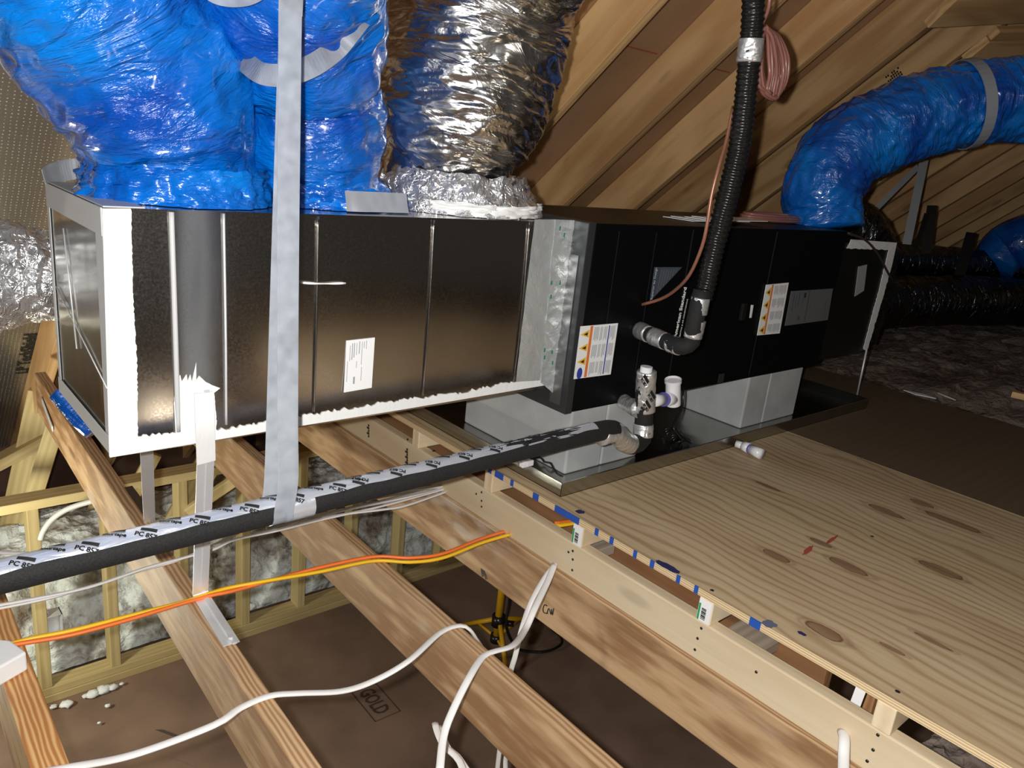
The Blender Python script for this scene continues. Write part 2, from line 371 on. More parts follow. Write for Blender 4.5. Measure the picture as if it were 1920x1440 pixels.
INSUL = insul('white_blown_insulation', ((0.2, 0.14, 0.1), (0.42, 0.4, 0.36), (0.86, 0.92, 0.92)))
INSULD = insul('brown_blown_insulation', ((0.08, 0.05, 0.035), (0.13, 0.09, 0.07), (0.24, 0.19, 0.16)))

# ------------------------------------------------------------------ roof
def roof_sheet():
    d = 1.5; xs = (-2.5, 0.31); ss = (-5.0, 4.1)
    m = MB(); a = [slope(xs[0], ss[0], d), slope(xs[1], ss[0], d), slope(xs[1], ss[1], d), slope(xs[0], ss[1], d)]
    m.prism(a, Vector((0, SN, CS)) * 0.02)
    o = m.build('ceiling', ROOF, frame=frame(slope(0, 0, d), (1, 0, 0), (0, CS, -SN))); tag(o, 'sloping foil faced roof sheathing above the rafters', kind='structure')
    # panel joints: thin dark red chalk lines across the sheathing
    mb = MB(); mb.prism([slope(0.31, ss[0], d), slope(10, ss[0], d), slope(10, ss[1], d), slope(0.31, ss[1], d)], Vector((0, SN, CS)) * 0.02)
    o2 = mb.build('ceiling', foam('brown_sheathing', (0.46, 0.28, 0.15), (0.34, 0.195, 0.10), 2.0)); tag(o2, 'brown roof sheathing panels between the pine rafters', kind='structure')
    for i, (s, a0, a1) in enumerate(((-0.33, 1.822, 2.28), (-0.33, 2.34, 2.8), (-0.33, 2.86, 3.31))):
        mm = MB(); mm.prism([slope(a0, s, d - 0.001), slope(a1, s, d - 0.001), slope(a1, s + 0.006, d - 0.001), slope(a0, s + 0.006, d - 0.001)], Vector((0, -SN, -CS)) * 0.001)
        mm.build('panel_joint', REDST, o2)
    # foil print
    g = MB(); p0 = at(45, 702, Y=2.52)
    r = roofpt(52, 700, 1.497); M = frame(r, Vector((0, -CS, SN)), Vector((-1, 0, 0)))
    g.add(*_tg('LP TechShield', M, 0.075, 0.002)); g.build('sheathing_print', INK, o)
    return o
roof = roof_sheet()
xs = [-0.77, -0.24, 0.29, 0.77, 1.27, 1.78, 2.305, 2.815, 3.325, 3.84, 4.35, 4.86, 5.37, 5.88, 6.39, 6.9, 7.41, 7.92, 8.43, 8.94]
for i, x in enumerate(xs):
    a, b = slope(x + 0.02, -4.8, 1.4), slope(x + 0.02, 3.75, 1.4)
    o = lumber('rafter', a, b, 0.042, 0.196, W_RAFT, up=(0, SN, CS), bevel=0.002)
    d = {3: 'brown pine rafter rising behind the first blue duct', 2: 'orange brown rafter low at far left beside the printed foil sheathing', 4: 'brown rafter rising between the blue and silver ducts',
         5: 'pale knotty rafter directly right of the silver duct', 6: 'orange brown rafter second to the right of the silver duct', 7: 'tan rafter third to the right of the silver duct',
         8: 'rafter passing behind the hanging copper coil', 9: 'rafter with pale stain just right of the copper coil', 10: 'stamped rafter above the right blue duct'}
    if i in d: tag(o, d[i], 'rafter', 'roof rafters')
    elif i < 2: tag(o, 'brown roof rafter at far left, %s' % ('outside the picture edge' if i == 0 else 'nearest the left picture edge'), 'rafter', 'roof rafters')
    else: tag(o, '%s dim rafter right of the stamped one, behind or beyond the right blue duct' % ['first', 'second', 'third', 'fourth', 'fifth', 'sixth', 'seventh', 'eighth', 'ninth', 'tenth'][i - 11], 'rafter', 'roof rafters')
# lumber stamps on two rafters
def stamp(px, py, xr, sz, host):
    p = at(px, py, X=xr - 0.0015); M = frame(p, Vector((0, CS, -SN)), Vector((0, SN, CS)))
    g = MB()
    for r in range(4):
        for c_ in range(7):
            if random.random() < 0.72: g.add([M @ Vector((c_ * sz, r * sz * 1.2, 0)), M @ Vector((c_ * sz + sz * 0.75, r * sz * 1.2, 0)), M @ Vector((c_ * sz + sz * 0.75, r * sz * 1.2 + sz, 0)), M @ Vector((c_ * sz, r * sz * 1.2 + sz, 0))], [(0, 1, 2, 3)])
    g.build('grade_stamp', INK, host)
rf_ = [o for o in C.objects if o.name.startswith('rafter')]
stamp(1548, 42, 3.325, 0.011, rf_[8]); stamp(1693, 140, 3.84, 0.011, rf_[9])
# boards between the rafters at the upper right
for (p, q, h, lab) in (((1762, 20), (1990, 12), 0.15, 'orange brown board nailed across the rafters at the top right corner'), ((1862, 62), (2000, 60), 0.05, 'narrow tan board across the rafters under the orange board'), ((1828, 92), (2000, 94), 0.13, 'tan board with nail holes across the rafters just above the right blue duct')):
    a = roofpt(*p, 1.27); b = roofpt(*q, 1.27)
    tag(lumber('cross_board', a, b, 0.04, h, W_RAFT, up=(0, -CS, SN)), lab, 'board')

# ------------------------------------------------------------------ lower room
fl = box('floor', (-3, -4.5, -1.76), (6, 4.2, -1.72), SUBF); tag(fl, 'brown subfloor panels of the space below', kind='structure')
g = MB(); M = frame(at(671, 1298, Z=-1.718), at(706, 1340, Z=-1.718) - at(671, 1298, Z=-1.718), at(720, 1290, Z=-1.718) - at(671, 1298, Z=-1.718)) @ Matrix.Diagonal((.62, 1.0, 1, 1))
g.add(*_tg('GOLD', M, 0.11, 0.002))
for a, b in (((-.02, -.03), (.36, -.025)), ((-.02, .105), (.36, .11)), ((-.02, -.03), (-.015, .11)), ((.355, -.03), (.36, .11))):
    g.add([M @ Vector((a[0], a[1], 0)), M @ Vector((b[0], a[1], 0)), M @ Vector((b[0], b[1], 0)), M @ Vector((a[0], b[1], 0))], [(0, 1, 2, 3)])
g.build('subfloor_stamp', plain('faded_stamp_ink', (0.06, 0.04, 0.03), 0.7), fl)
g = MB()
for a, b in (((290, 1368), (306, 1368)), ((314, 1418), (330, 1424))): 
    p = at(*a, Z=-1.7185); q = at(*b, Z=-1.7185); g.prism([p, q, q + Vector((.06, -.1, 0)), p + Vector((.06, -.1, 0))], (0, 0, .0005))
g.build('floor_stain', plain('stain_dark', (0.08, 0.06, 0.05), 0.7), fl)
WY = 1.96
tag(box('wall_back', (-3, 3.5, -1.76), (6, 3.52, -1.0), plain('dark_eave_board', (.09, .045, .03), .8)), 'dark board closing the eaves behind the low stud wall', kind='structure')
tag(box('wall_right', (9.7, -3.5, -.4), (9.74, 2.0, 4.5), plain('far_gable', (.2, .13, .08), .8)), 'far gable wall at the right end of the attic', kind='structure')
def plate(z0, z1, name, lab, x0=-1.2, x1=3.2, wd=0.1):
    o = lumber(name, (x0, WY + 0.04, (z0 + z1) / 2), (x1, WY + 0.04, (z0 + z1) / 2), wd, z1 - z0, W_STUD); tag(o, lab, 'lumber')
plate(-1.72, -1.682, 'sole_plate', 'lower yellow sole plate of the low stud wall on the brown floor')
plate(-1.681, -1.643, 'sole_plate', 'upper yellow sole plate under the studs of the low wall', wd=0.09)
plate(-0.742, -0.700, 'top_plate', 'yellow top plate running across the low stud wall', x1=2.0)
studs = [(60, 950, 'beside the metal box at far left'), (208, 1060, 'second from left, behind the orange and yellow cables'), (343, 950, 'behind the galvanised hanger straps'),
         (461, 1090, 'with dark bark streak right of the hanger foot'), (565, 1100, 'in shadow left of the middle joist'), (665, 985, 'seen between the middle joist and the white cables'), (752, 1020, 'below the bundle of white cables'), (826, 1060, 'dimly lit farthest right below the cables')]
for i, (px, py, wd) in enumerate(studs):
    x = at(px, py, Y=WY).x
    tag(lumber('wall_stud', (x, WY + 0.04, -1.643), (x, WY + 0.04, -0.742), 0.045, 0.085, W_STUD, up=(0, 1, 0)), 'yellow pine wall stud ' + wd, 'stud', 'studs of the low wall')
x = -0.25
tag(lumber('wall_stud', (x, WY + 0.04, -1.643), (x, WY + 0.04, -0.742), 0.045, 0.085, W_STUD, up=(0, 1, 0)), 'yellow pine wall stud at the very left edge', 'stud', 'studs of the low wall')
# metal box on stud
bx_ = at(97, 1178, Y=WY); t = thing('junction_box', 'small open metal electrical box on the second stud of the low wall', 'electrical box', bx_)
m = MB(); x, y, z = bx_; s = 0.05
m.box((x - .045, y + .06, z - .06), (x + .045, y + .064, z + .06)); m.box((x - .045, y, z - .06), (x - .041, y + .06, z + .06)); m.box((x + .041, y, z - .06), (x + .045, y + .06, z + .06)); m.box((x - .045, y, z + .056), (x + .045, y + .06, z + .06)); m.box((x - .045, y, z - .06), (x + .045, y + .06, z - .056))
m.build('box_shell', GALV2, t)
tube('box_wire', [(x, y + .03, z + .05), (x - .02, y + .02, z + .1), (x - .05, y + .03, z + .14)], 0.006, NMW, t, 8)
# diagonal braces above the wall
def brace(p, q, d0, d1, wd, hh, lab, mat=W_STUD, up=(0.3, 0.9, 0)):
    tag(lumber('brace', dp(*p, d0), dp(*q, d1), wd, hh, mat, up=up), lab, 'brace', 'braces above the low wall')
brace((108, 785), (62, 935), 3.55, 3.6, 0.075, 0.045, 'pale brace dropping from the left joist end to the wall plate')
brace((84, 735), (20, 1030), 3.78, 3.9, 0.14, 0.04, 'wide brown brace hanging behind the left joist end')
brace((-20, 876), (175, 772), 3.75, 3.9, 0.05, 0.15, 'thick yellow diagonal timber at the left edge below the foil')
brace((290, 850), (205, 1010), 3.9, 3.9, 0.07, 0.04, 'yellow diagonal brace seen left of the rear hanger strap')
brace((190, 940), (140, 1040), 4.2, 4.3, 0.1, 0.04, 'shaded diagonal brace behind the top plate')
brace((400, 850), (320, 1000), 4.0, 4.2, 0.13, 0.04, 'wide shaded brace between the two hanger straps')
brace((470, 880), (352, 960), 3.7, 3.7, 0.05, 0.04, 'thin diagonal brace right of the folded hanger')
brace((690, 880), (610, 960), 4.1, 4.1, 0.05, 0.04, 'thin diagonal brace in the dark right of the wide strap')
# blown insulation bank behind studs
def bank(name, x0, x1, prof, mat, nx, ns, amp, frq, lab):
    vs = []; fs = []
    for j in range(ns + 1):
        t_ = j / ns * (len(prof) - 1); k = min(int(t_), len(prof) - 2); f_ = t_ - k
        y = prof[k][0] * (1 - f_) + prof[k + 1][0] * f_; z = prof[k][1] * (1 - f_) + prof[k + 1][1] * f_
        for i in range(nx + 1):
            x = x0 + (x1 - x0) * i / nx
            p = Vector((x * frq, y * frq, z * frq)); h = noise.fractal(p, 0.9, 2.1, 4) + 0.5 * (1 - abs(noise.noise(p * 2.3)) * 2)
            vs.append((x, y - h * amp * 0.8, z + h * amp * 0.7))
    fs = [(j * (nx + 1) + i, j * (nx + 1) + i + 1, (j + 1) * (nx + 1) + i + 1, (j + 1) * (nx + 1) + i) for j in range(ns) for i in range(nx)]
    o = obj(name, vs, fs, mat, smooth=True); tag(o, lab, 'insulation', kind='stuff'); return o
bank('blown_insulation', -1.2, 3.4, [(2.14, -1.70), (2.20, -1.45), (2.36, -1.2), (2.6, -1.14), (2.9, -1.2)], INSUL, 260, 90, 0.05, 7, 'white fluffy blown insulation heaped behind the stud wall')
for i, (px, py, r) in enumerate(((100, 1325, .02), (125, 1320, .035), (175, 1300, .04), (195, 1292, .045), (212, 1288, .03), (228, 1282, .015), (160, 1305, .02), (202, 1323, .018), (186, 1355, .01))):
    p = at(px, py, Z=-1.7); vs = []; fs = []
    for a in range(8):
        for b in range(12):
            th = math.pi * a / 7; ph = 2 * math.pi * b / 12; q = Vector((math.sin(th) * math.cos(ph), math.sin(th) * math.sin(ph) * .8, math.cos(th) * .5)); rr = r * (1 + .5 * noise.noise(q * 2.5 + Vector((i * 3, 0, 0))))
            vs.append(p + q * rr * .75)
    fs = [(a * 12 + b, a * 12 + (b + 1) % 12, (a + 1) * 12 + (b + 1) % 12, (a + 1) * 12 + b) for a in range(7) for b in range(12)]
    tag(obj('insulation_tuft', vs, fs, plain('white_tuft', (.78, .82, .82), .95) if i == 0 else bpy.data.materials['white_tuft'], smooth=True), '%s white insulation tuft from the left spilled on the brown floor' % ORD[i], 'insulation tuft', 'tufts spilled on the floor')

# ------------------------------------------------------------------ joists
JT = -0.18; JH = 0.178
def joist(x0, x1, y0, y1, mat, lab, wd=0.042, top=JT, hh=JH, name='floor_joist', bev=0.0035):
    o = lumber(name, (x0 + wd / 2, y0, top - hh / 2), (x1 + wd / 2, y1, top - hh / 2), wd, hh, mat, bevel=bev); tag(o, lab, 'joist'); return o
jl = joist(-0.217, -0.209, -3.8, 0.45, W_LEFT, 'short striped fir joist at the bottom left corner', 0.055)
ja = joist(0.075, 0.213, -3.8, 2.08, W_JOIST, 'light brown joist carrying the galvanised hanger foot', 0.041)
jb = joist(0.575, 0.655, -3.8, 2.12, W_JOIST, 'middle brown joist crossed by two white cables', 0.038)
jc = joist(1.033, 1.033, -3.8, 2.12, W_JOIST, 'brown joist with handwritten word below the pale ledger board', 0.066)
jd = joist(1.047, 1.047, -3.8, 1.92, W_WHITE, 'pale spruce ledger board standing on the brown joist', 0.038, -0.080, 0.0995, 'ledger_board', 0.004)
# CAN handwriting on joist C
g = MB()
def stroke(pts, X, r=0.0016):
    g.tube([at(px, py, X=X) for px, py in pts], r, 5, step=0.004)
stroke([(1026, 1136), (1021, 1134), (1018, 1142), (1020, 1149), (1027, 1150)], 1.0322)
stroke([(1025, 1151), (1029, 1141), (1033, 1152), (1034, 1142), (1036, 1153), (1038, 1141)], 1.0322)
g.build('handwriting_can', INK, jc)
g = MB(); p = at(905, 1075, X=1.032)
for k in range(5): g.tube([p + Vector((0, -.004 * k + .01, .012)), p + Vector((0, -.006 * k, -.012 + .004 * (k % 3)))], 0.0012, 5)
g.build('ink_scribble', INK, jc)
# screws and stamps on ledger
g = MB()
for px, py in ((903, 923), (903, 939), (903, 950), (893, 926), (1074, 1033), (1074, 1049), (1073, 1069), (1066, 1035), (1315, 1178), (1308, 1197), (1303, 1218), (1418, 1260), (1646, 1378), (1637, 1406), (1626, 1427), (812, 845), (764, 824)):
    p = at(px, py, X=1.0465); tube('screw', [p + Vector((.002, 0, 0)), p - Vector((.001, 0, 0))], 0.0034, SCREW, jd, 8, smoothpath=False)
g = MB()
for px, py, n in ((690, 797, 5), (762, 842, 6)):
    g = MB()
    for k in range(n):
        p = at(px, py + k * 5, X=1.0462)
        g.box((1.0454, p.y - .009, p.z - .004), (1.0464, p.y - .001, p.z + .004)); 
        if k % 2: g.box((1.0454, p.y, p.z - .004), (1.0464, p.y + .007, p.z + .003))
    g.build('ledger_stamp', INK, jd)
# deeper joists under deck
for y, lab in ((-0.28, 'dark joist crossing under the deck behind the first barcode block'), (-1.0, 'brown joist crossing under the deck near the open gap'), (0.5, 'joist crossing under the deck beneath the drain pan'), (-1.75, 'brown joist under the deck at the near corner')):
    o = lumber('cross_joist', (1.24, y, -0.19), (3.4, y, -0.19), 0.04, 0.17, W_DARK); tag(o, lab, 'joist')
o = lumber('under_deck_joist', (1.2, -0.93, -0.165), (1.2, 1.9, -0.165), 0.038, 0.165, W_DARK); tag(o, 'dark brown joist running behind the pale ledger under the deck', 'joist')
# sleepers whose ends show under the plywood edge
slp = [(1322, 1145, 'with barcode tag nearer the bottom right', True, .03), (1084, 1000, 'with barcode tag by the orange cable', True, 0), (1657, 1345, 'clean, nearest the bottom right corner', False, 0), (917, 892, 'splintered, below the foam pipe', False, 0), (780, 818, 'far back under the plenum', False, 0)]
for px, py, lab, tagd, _ in slp:
    p = at(px, py, X=1.047); y = p.y
    t = thing('sleeper_block', 'pale sleeper end under the plywood edge, ' + lab, 'lumber', (1.2, y, -0.08), 'sleeper ends under the deck edge')
    lumber('timber', (1.0455, y, -0.0493), (3.3, y, -0.0493), 0.038, 0.0612, W_WHITE, t)
    if tagd:
        m = MB(); m.box((1.044, y - .017, -.0775), (1.0455, y + .017, -.022)); lb = m.build('barcode_tag', PAPER, t)
        m = MB(); m.box((1.0432, y + .011, -.076), (1.0441, y + .016, -.034)); m.build('green_stripe', GREEN, lb)
        m = MB()
        for k in range(9): m.box((1.0432, y - .005, -.071 + k * .0032), (1.0441, y + .007, -.0697 + k * .0032 + (k % 3) * .0006))
        m.build('bars', INK, lb)

for y, lab in ((-.68, 'grey brown board end in the gap beside the barcode block nearer the bottom right'), (-.17, 'grey brown board end in the gap beside the barcode block by the orange cable')):
    o = lumber('filler_board', (1.087, y - .085, -.115), (1.178, y - .085, -.115), .10, .03, W_GREY); tag(o, lab, 'board')
# ------------------------------------------------------------------ plywood deck
def sheet(x0, x1, y0, y1, lab, mat):
    t = thing('plywood_sheet', lab, 'plywood', (x0, y0, -0.018))
    m = MB(); m.add([(x0, y0, 0), (x1, y0, 0), (x1, y1, 0), (x0, y1, 0)], [(0, 1, 2, 3)])
    f = m.build('face_veneer', mat, t, frame=Matrix.Translation(PLY0))
    m = MB(); z = -0.0005
    m.add([(x0, y0, -.018), (x1, y0, -.018), (x1, y1, -.018), (x0, y1, -.018), (x0, y0, z), (x1, y0, z), (x1, y1, z), (x0, y1, z)], [(3, 2, 1, 0), (4, 5, 6, 7), (0, 1, 5, 4), (1, 2, 6, 5), (2, 3, 7, 6), (3, 0, 4, 7)])
    m.build('layered_edge', PLYE, t); return t
ps = sheet(1.043, 2.295, -3.4, 1.92, 'knotty plywood deck sheet in front of the air handler with blue marks on its edge', PLY)
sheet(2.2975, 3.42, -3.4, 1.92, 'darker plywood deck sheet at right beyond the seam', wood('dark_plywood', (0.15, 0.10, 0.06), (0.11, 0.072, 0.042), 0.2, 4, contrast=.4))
for (px, py, L) in ((919, 880, .02), (936, 892, .05), (960, 907, .016), (1005, 929, .03), (1052, 955, .06), (1075, 968, .06), (1119, 997, .016), (1147, 1013, .016), (1191, 1039, .014), (1223, 1057, .016), (1272, 1085, .014), (1306, 1103, .014), (1416, 1168, .035)):
    y = at(px, py, X=1.043).y
    box('marker_dash', (1.0415, y - L * .38, -.0178), (1.045, y + L * .38, 0.0006), BLUEM, ps)
def blot(name, px, py, rx, ry, mat, rot=0.0, parent=ps, z=0.0006):
    p = at(px, py, Z=0); vs = [p + Vector((0, 0, z))]; n = 28
    for k in range(n):
        a = 2 * math.pi * k / n; r = 1 + .35 * noise.noise(Vector((math.cos(a) * 2, math.sin(a) * 2, px)))
        x, y = math.cos(a) * rx * r, math.sin(a) * ry * r
        vs.append(p + Vector((x * math.cos(rot) - y * math.sin(rot), x * math.sin(rot) + y * math.cos(rot), z)))
    obj(name, vs, [(0, k + 1, (k + 1) % n + 1) for k in range(n)], mat, parent)
blot('ink_stain', 1252, 1063, .012, .035, BLUEDK); blot('ink_stain', 1442, 1170, .016, .014, plain('grey_blue_stain', (.12, .13, .2), .6)); blot('ink_stain', 1503, 1188, .006, .01, BLUEDK); blot('ink_stain', 1088, 960, .012, .012, BLUEDK)
blot('red_chalk_mark', 1515, 1032, .035, .007, REDST, 0.2); blot('red_chalk_mark', 1560, 1012, .04, .005, REDST, 0.1)
for px, py in ((1635, 1006), (1683, 1297), (1335, 1107)): blot('screw_hole', px, py, .005, .005, INK)

# ------------------------------------------------------------------ drain pan + foam blocks
t = thing('drain_pan', 'shallow galvanised drain pan on the plywood under the air handler', 'drain pan', (2.0, 0.3, 0))
PX0, PX1, PY0, PY1, PH = 1.09, 2.95, -0.158, 0.62, 0.042
m = MB(); m.box((PX0, PY0, 0.0005), (PX1, PY1, 0.003)); m.build('pan_bottom', PAN, t)
for a, b in (((PX0, PY0, .001), (PX1, PY0 + .002, PH)), ((PX0, PY1 - .002, .001), (PX1, PY1, PH)), ((PX0, PY0, .001), (PX0 + .002, PY1, PH)), ((PX1 - .002, PY0, .001), (PX1, PY1, PH))):
    r = box('pan_wall', a, b, PAN, t)
m = MB(); m.tube([(PX0, PY0, PH), (PX1, PY0, PH), (PX1, PY1, PH), (PX0, PY1, PH), (PX0, PY0, PH)], 0.003, 6, smoothpath=False); m.build('rolled_rim', PAN, t)
def fblock(x0, x1, y0, y1, lab, seam):
    t = thing('foam_block', lab, 'foam block', ((x0 + x1) / 2, (y0 + y1) / 2, .003), 'foam blocks carrying the air handler')
    m = MB(); m.box((x0, y0, .0035), (seam, y1, .2055)); m.build('block_half', BLOCK, t, bevel=0.006)
    m = MB(); m.box((seam + .001, y0, .0035), (x1, y1, .2055)); m.build('block_half', BLOCK, t, bevel=0.006)
fblock(1.205, 1.535, -0.055, 0.44, 'large light grey foam block under the left end of the air handler', 1.36)
fblock(2.125, 2.51, -0.06, 0.44, 'grey foam block under the right part of the air handler', 2.27)

# ------------------------------------------------------------------ supply plenum
PL = thing('supply_plenum', 'large galvanised sheet metal supply plenum with white mastic edges', 'plenum', (0.6, 0.22, 0.268))
X1 = 1.187; ZB = .267; ZT = .738; YB = .44
def bulgebox():
    vs = []; fs = []
    nx, nz = 48, 20
    for j in range(nz + 1):
        for i in range(nx + 1):
            x = X1 * i / nx; z = ZB + (ZT - ZB) * j / nz; zr = z
            pan = (x * 5.2) % 1.0
            b = 0.0015 * math.sin(math.pi * pan) * math.sin(math.pi * j / nz) + .006 * math.sin(math.pi * j / nz)
            vs.append((x, -b, z))
    fs = [(j * (nx + 1) + i, j * (nx + 1) + i + 1, (j + 1) * (nx + 1) + i + 1, (j + 1) * (nx + 1) + i) for j in range(nz) for i in range(nx)]
    return vs, fs
v, f = bulgebox(); obj('front_panel', v, f, GALV, PL, smooth=True)
m = MB(); m.add([(0, 0, ZB), (0, YB, ZB), (0, YB, ZT), (0, 0, ZT)], [(3, 2, 1, 0)]); m.build('end_panel', galv('end_sheet', (0.40, 0.40, 0.36), 0.18, 2), PL)
m = MB(); m.add([(0, 0, ZT), (X1, 0, ZT), (X1, YB, ZT), (0, YB, ZT)], [(0, 1, 2, 3)]); m.build('top_panel', GALV, PL)
m = MB(); m.add([(0, 0, ZB), (X1, 0, ZB), (X1, YB, ZB), (0, YB, ZB)], [(3, 2, 1, 0)]); m.add([(0, YB, ZB), (X1, YB, ZB), (X1, YB, ZT), (0, YB, ZT)], [(0, 1, 2, 3)]); m.add([(X1, 0, ZB), (X1, YB, ZB), (X1, YB, ZT), (X1, 0, ZT)], [(0, 1, 2, 3)])
m.build('back_and_bottom_panel', GALV, PL)
for px, mt in ((320, GREYM), (418, GALV2), (595, GALV), (813, GALV), (993, GALV)):
    x = at(px, 400, Y=0).x
    tube('panel_rib', [(x, -.004, ZT - .004), (x, -.0115, .5), (x + .003, -.005, ZB + .035)], .0026 if px > 330 else .005, mt, PL, 8)
m = MB(); m.tube([at(564, 530, Y=-.012), at(600, 532, Y=-.012), at(648, 531, Y=-.012)], .0022, 6, step=.01, disp=lambda u, a, r: .0008 * math.sin(u * 90)); m.build('caulk_streak', MASTIC, PL, smooth=True)
# ragged mastic patches on the front (outline in photo pixels on plane Y)
def patch(name, poly, Y, mat, parent, rag=2.0, thick=.0006, sub=4):
    pts = []
    n = len(poly)
    for i in range(n):
        a, b, r = poly[i][0], poly[i][1], (poly[i][2] if len(poly[i]) > 2 else 0)
        c, d = poly[(i + 1) % n][:2]
        k = max(1, int(math.hypot(c - a, d - b) / sub)) if r else 1
        for j in range(k):
            t_ = j / k; x = a + (c - a) * t_; y = b + (d - b) * t_
            if r: x += random.uniform(-r, r) * .6; y += random.uniform(-r, r)
            pts.append((x, y))
    P = [at(x, y, Y=Y) for x, y in pts]
    import mathutils
    tris = mathutils.geometry.tessellate_polygon([P]) if False else mathutils.geometry.tessellate_polygon([[Vector((p.x, p.z, 0)) for p in P]])
    N = len(P); back = [p + Vector((0, thick + .0015, 0)) for p in P]
    fs = [tuple(t3) for t3 in tris] + [(i, (i + 1) % N, (i + 1) % N + N, i + N) for i in range(N)]
    return obj(name, P + back, fs, mat, parent)
patch('mastic_seal', [(192, 391), (246, 391, 1.5), (250, 560, 2), (257, 680, 2), (259, 818, 0), (205, 856)], -.0085, MASTIC, PL)
patch('mastic_seal', [(206, 858), (500, 809), (760, 767), (1042, 719), (1040, 701, 2), (960, 716, 3), (860, 738, 3), (760, 749, 3.5), (620, 772, 3.5), (500, 792, 3), (400, 808, 3), (258, 818, 2), (206, 822)], -.0038, MASTIC, PL)
patch('mastic_seal', [(330, 820), (326, 760, 1), (331, 716), (338, 703), (341, 716), (350, 702), (352, 715), (357, 702), (360, 716), (368, 680), (368, 714), (374, 705), (386, 717, 1), (397, 722), (413, 728), (402, 736, 1), (404, 760, 1), (406, 790, 2), (406, 815)], -.0072, MASTIC, PL)
# border tape on the end face
def strip3(name, pts, mat, parent, th=(-.003, 0, 0)):
    m = MB(); m.prism(pts, th); return m.build(name, mat, parent, bevel=.001)
for qi, quad in enumerate([[(0, 0, ZB), (0, .05, ZB), (0, .05, ZT), (0, 0, ZT)], [(0, YB - .02, ZB), (0, YB, ZB), (0, YB, ZT), (0, YB - .02, ZT)], [(0, 0, ZT - .05), (0, YB, ZT - .05), (0, YB, ZT), (0, 0, ZT)], [(0, 0, ZB), (0, YB, ZB), (0, YB, ZB + .035), (0, 0, ZB + .035)]]):
    strip3('edge_sealant', [(-.0006 - .0008 * qi, y, z) for (_, y, z) in quad], GREYM, PL, (-.002, 0, 0))
strip3('top_sealant', [(0, 0, ZT), (.07, 0, ZT), (.07, YB, ZT), (0, YB, ZT)], GREYM, PL, (0, 0, .003))
tube('end_crease', [(-.003, .02, .40), (-.004, .4, .52)], .0012, GALV2, PL, 6)
tube('end_crease', [(-.003, .30, .66), (-.004, .24, .42)], .0016, GALV2, PL, 6)
# foil tape at cabinet joint
def foilsheet(name, corners, nx, ny, amp, mat, parent, frq=18, nrm=Vector((0, -1, 0))):
    a, b, c, d = [Vector(p) for p in corners]; vs = []
    for j in range(ny + 1):
        for i in range(nx + 1):
            u, v_ = i / nx, j / ny; p = (a * (1 - u) + b * u) * (1 - v_) + (d * (1 - u) + c * u) * v_
            e = noise.fractal(p * frq, 0.8, 2, 3); e2 = 1 - abs(noise.noise(p * frq * 1.7)) * 3
            vs.append(p + nrm * (.004 + amp * (e * .5 + e2 * .35)))
    return obj(name, vs, [(j * (nx + 1) + i, j * (nx + 1) + i + 1, (j + 1) * (nx + 1) + i + 1, (j + 1) * (nx + 1) + i) for j in range(ny) for i in range(nx)], mat, parent, smooth=True)
foilsheet('foil_tape', [at(1012, 716, Y=-.008), at(1044, 745, Y=-.008), at(1084, 413, Y=-.008), at(1040, 411, Y=-.008)], 14, 90, .005, TAPE, PL)
foilsheet('foil_tape', [at(965, 715, Y=-.006), at(1014, 712, Y=-.006), at(1042, 411, Y=-.006), at(1000, 411, Y=-.006)], 12, 80, .0035, TAPE, PL, 9)
g = MB()
for (px, py) in ((1050, 428), (1034, 530), (1050, 530), (1033, 556), (1065, 550), (1021, 656), (1035, 660), (1021, 670), (1054, 665), (1036, 680), (1058, 440)):
    p = at(px, py, Y=-.0175); g.box((p.x - .002, p.y, p.z - .006), (p.x + .003, p.y + .0006, p.z + .005))
g.build('tape_print', TEAL, PL)
# label on plenum
lp = patch('plenum_label', [(650, 639), (703, 633), (697, 727), (645, 736)], -.0092, PAPER, PL)
g = MB()
def lines(quad, Y, spec, host, mat, name):
    A, B, Cc, D = [at(*q, Y=Y) for q in quad]  # TL TR BR BL
    g = MB()
    for (u0, u1, v0, v1) in spec:
        def P(u, v): return (A * (1 - u) + B * u) * (1 - v) + (D * (1 - u) + Cc * u) * v
        g.add([P(u0, v0), P(u0, v1), P(u1, v1), P(u1, v0)], [(0, 1, 2, 3)])
    g.build(name, mat, host)
lines([(650, 639), (703, 633), (697, 727), (645, 736)], -.0098, [(.13, .15, .1, .4), (.2, .23, .06, .38), (.27, .30, .06, .34), (.36, .38, .06, .3), (.45, .48, .04, .28), (.55, .57, .05, .5), (.62, .64, .05, .18), (.70, .72, .04, .2), (.06, .08, .4, .8), (.38, .40, .42, .55), (.57, .59, .55, .82), (.30, .36, .72, .86)], lp, GREYINK, 'label_lines')

# ------------------------------------------------------------------ air handler
SEAM = plain('seam_shade', (.012, .013, .014), .5)
AH = thing('air_handler', 'long black horizontal air handler cabinet on grey foam blocks', 'air handler', (1.9, .2, .2065))
AX0, AX1, AY, AZ0, AZ1 = 1.158, 2.615, -.067, .2065, .745
AHc = box('cabinet', (AX0 + .03, AY + .001, AZ0), (AX1, .44, AZ1), BLACK, AH, bevel=.004)
box('end_flange', (AX0, AY - .002, AZ0 - .001), (AX0 + .028, .44, AZ1 + .001), CHAR, AH, bevel=.002)
box('end_panel', (AX0 - .003, AY + .02, AZ0 + .02), (AX0, -.004, AZ1 - .09), plain('dull_zinc', (.2, .2, .2), .35, .8), AH)
for x in (1.62, 2.1): box('door_seam', (x, AY - .001, AZ0 + .01), (x + .0025, AY + .001, AZ1 - .01), SEAM, AH)
dl = at(1395, 585, Y=AY - .01)
box('door_latch', (dl.x - .012, AY - .012, dl.z - .03), (dl.x + .012, AY, dl.z + .03), BLACKS, AH, .002)
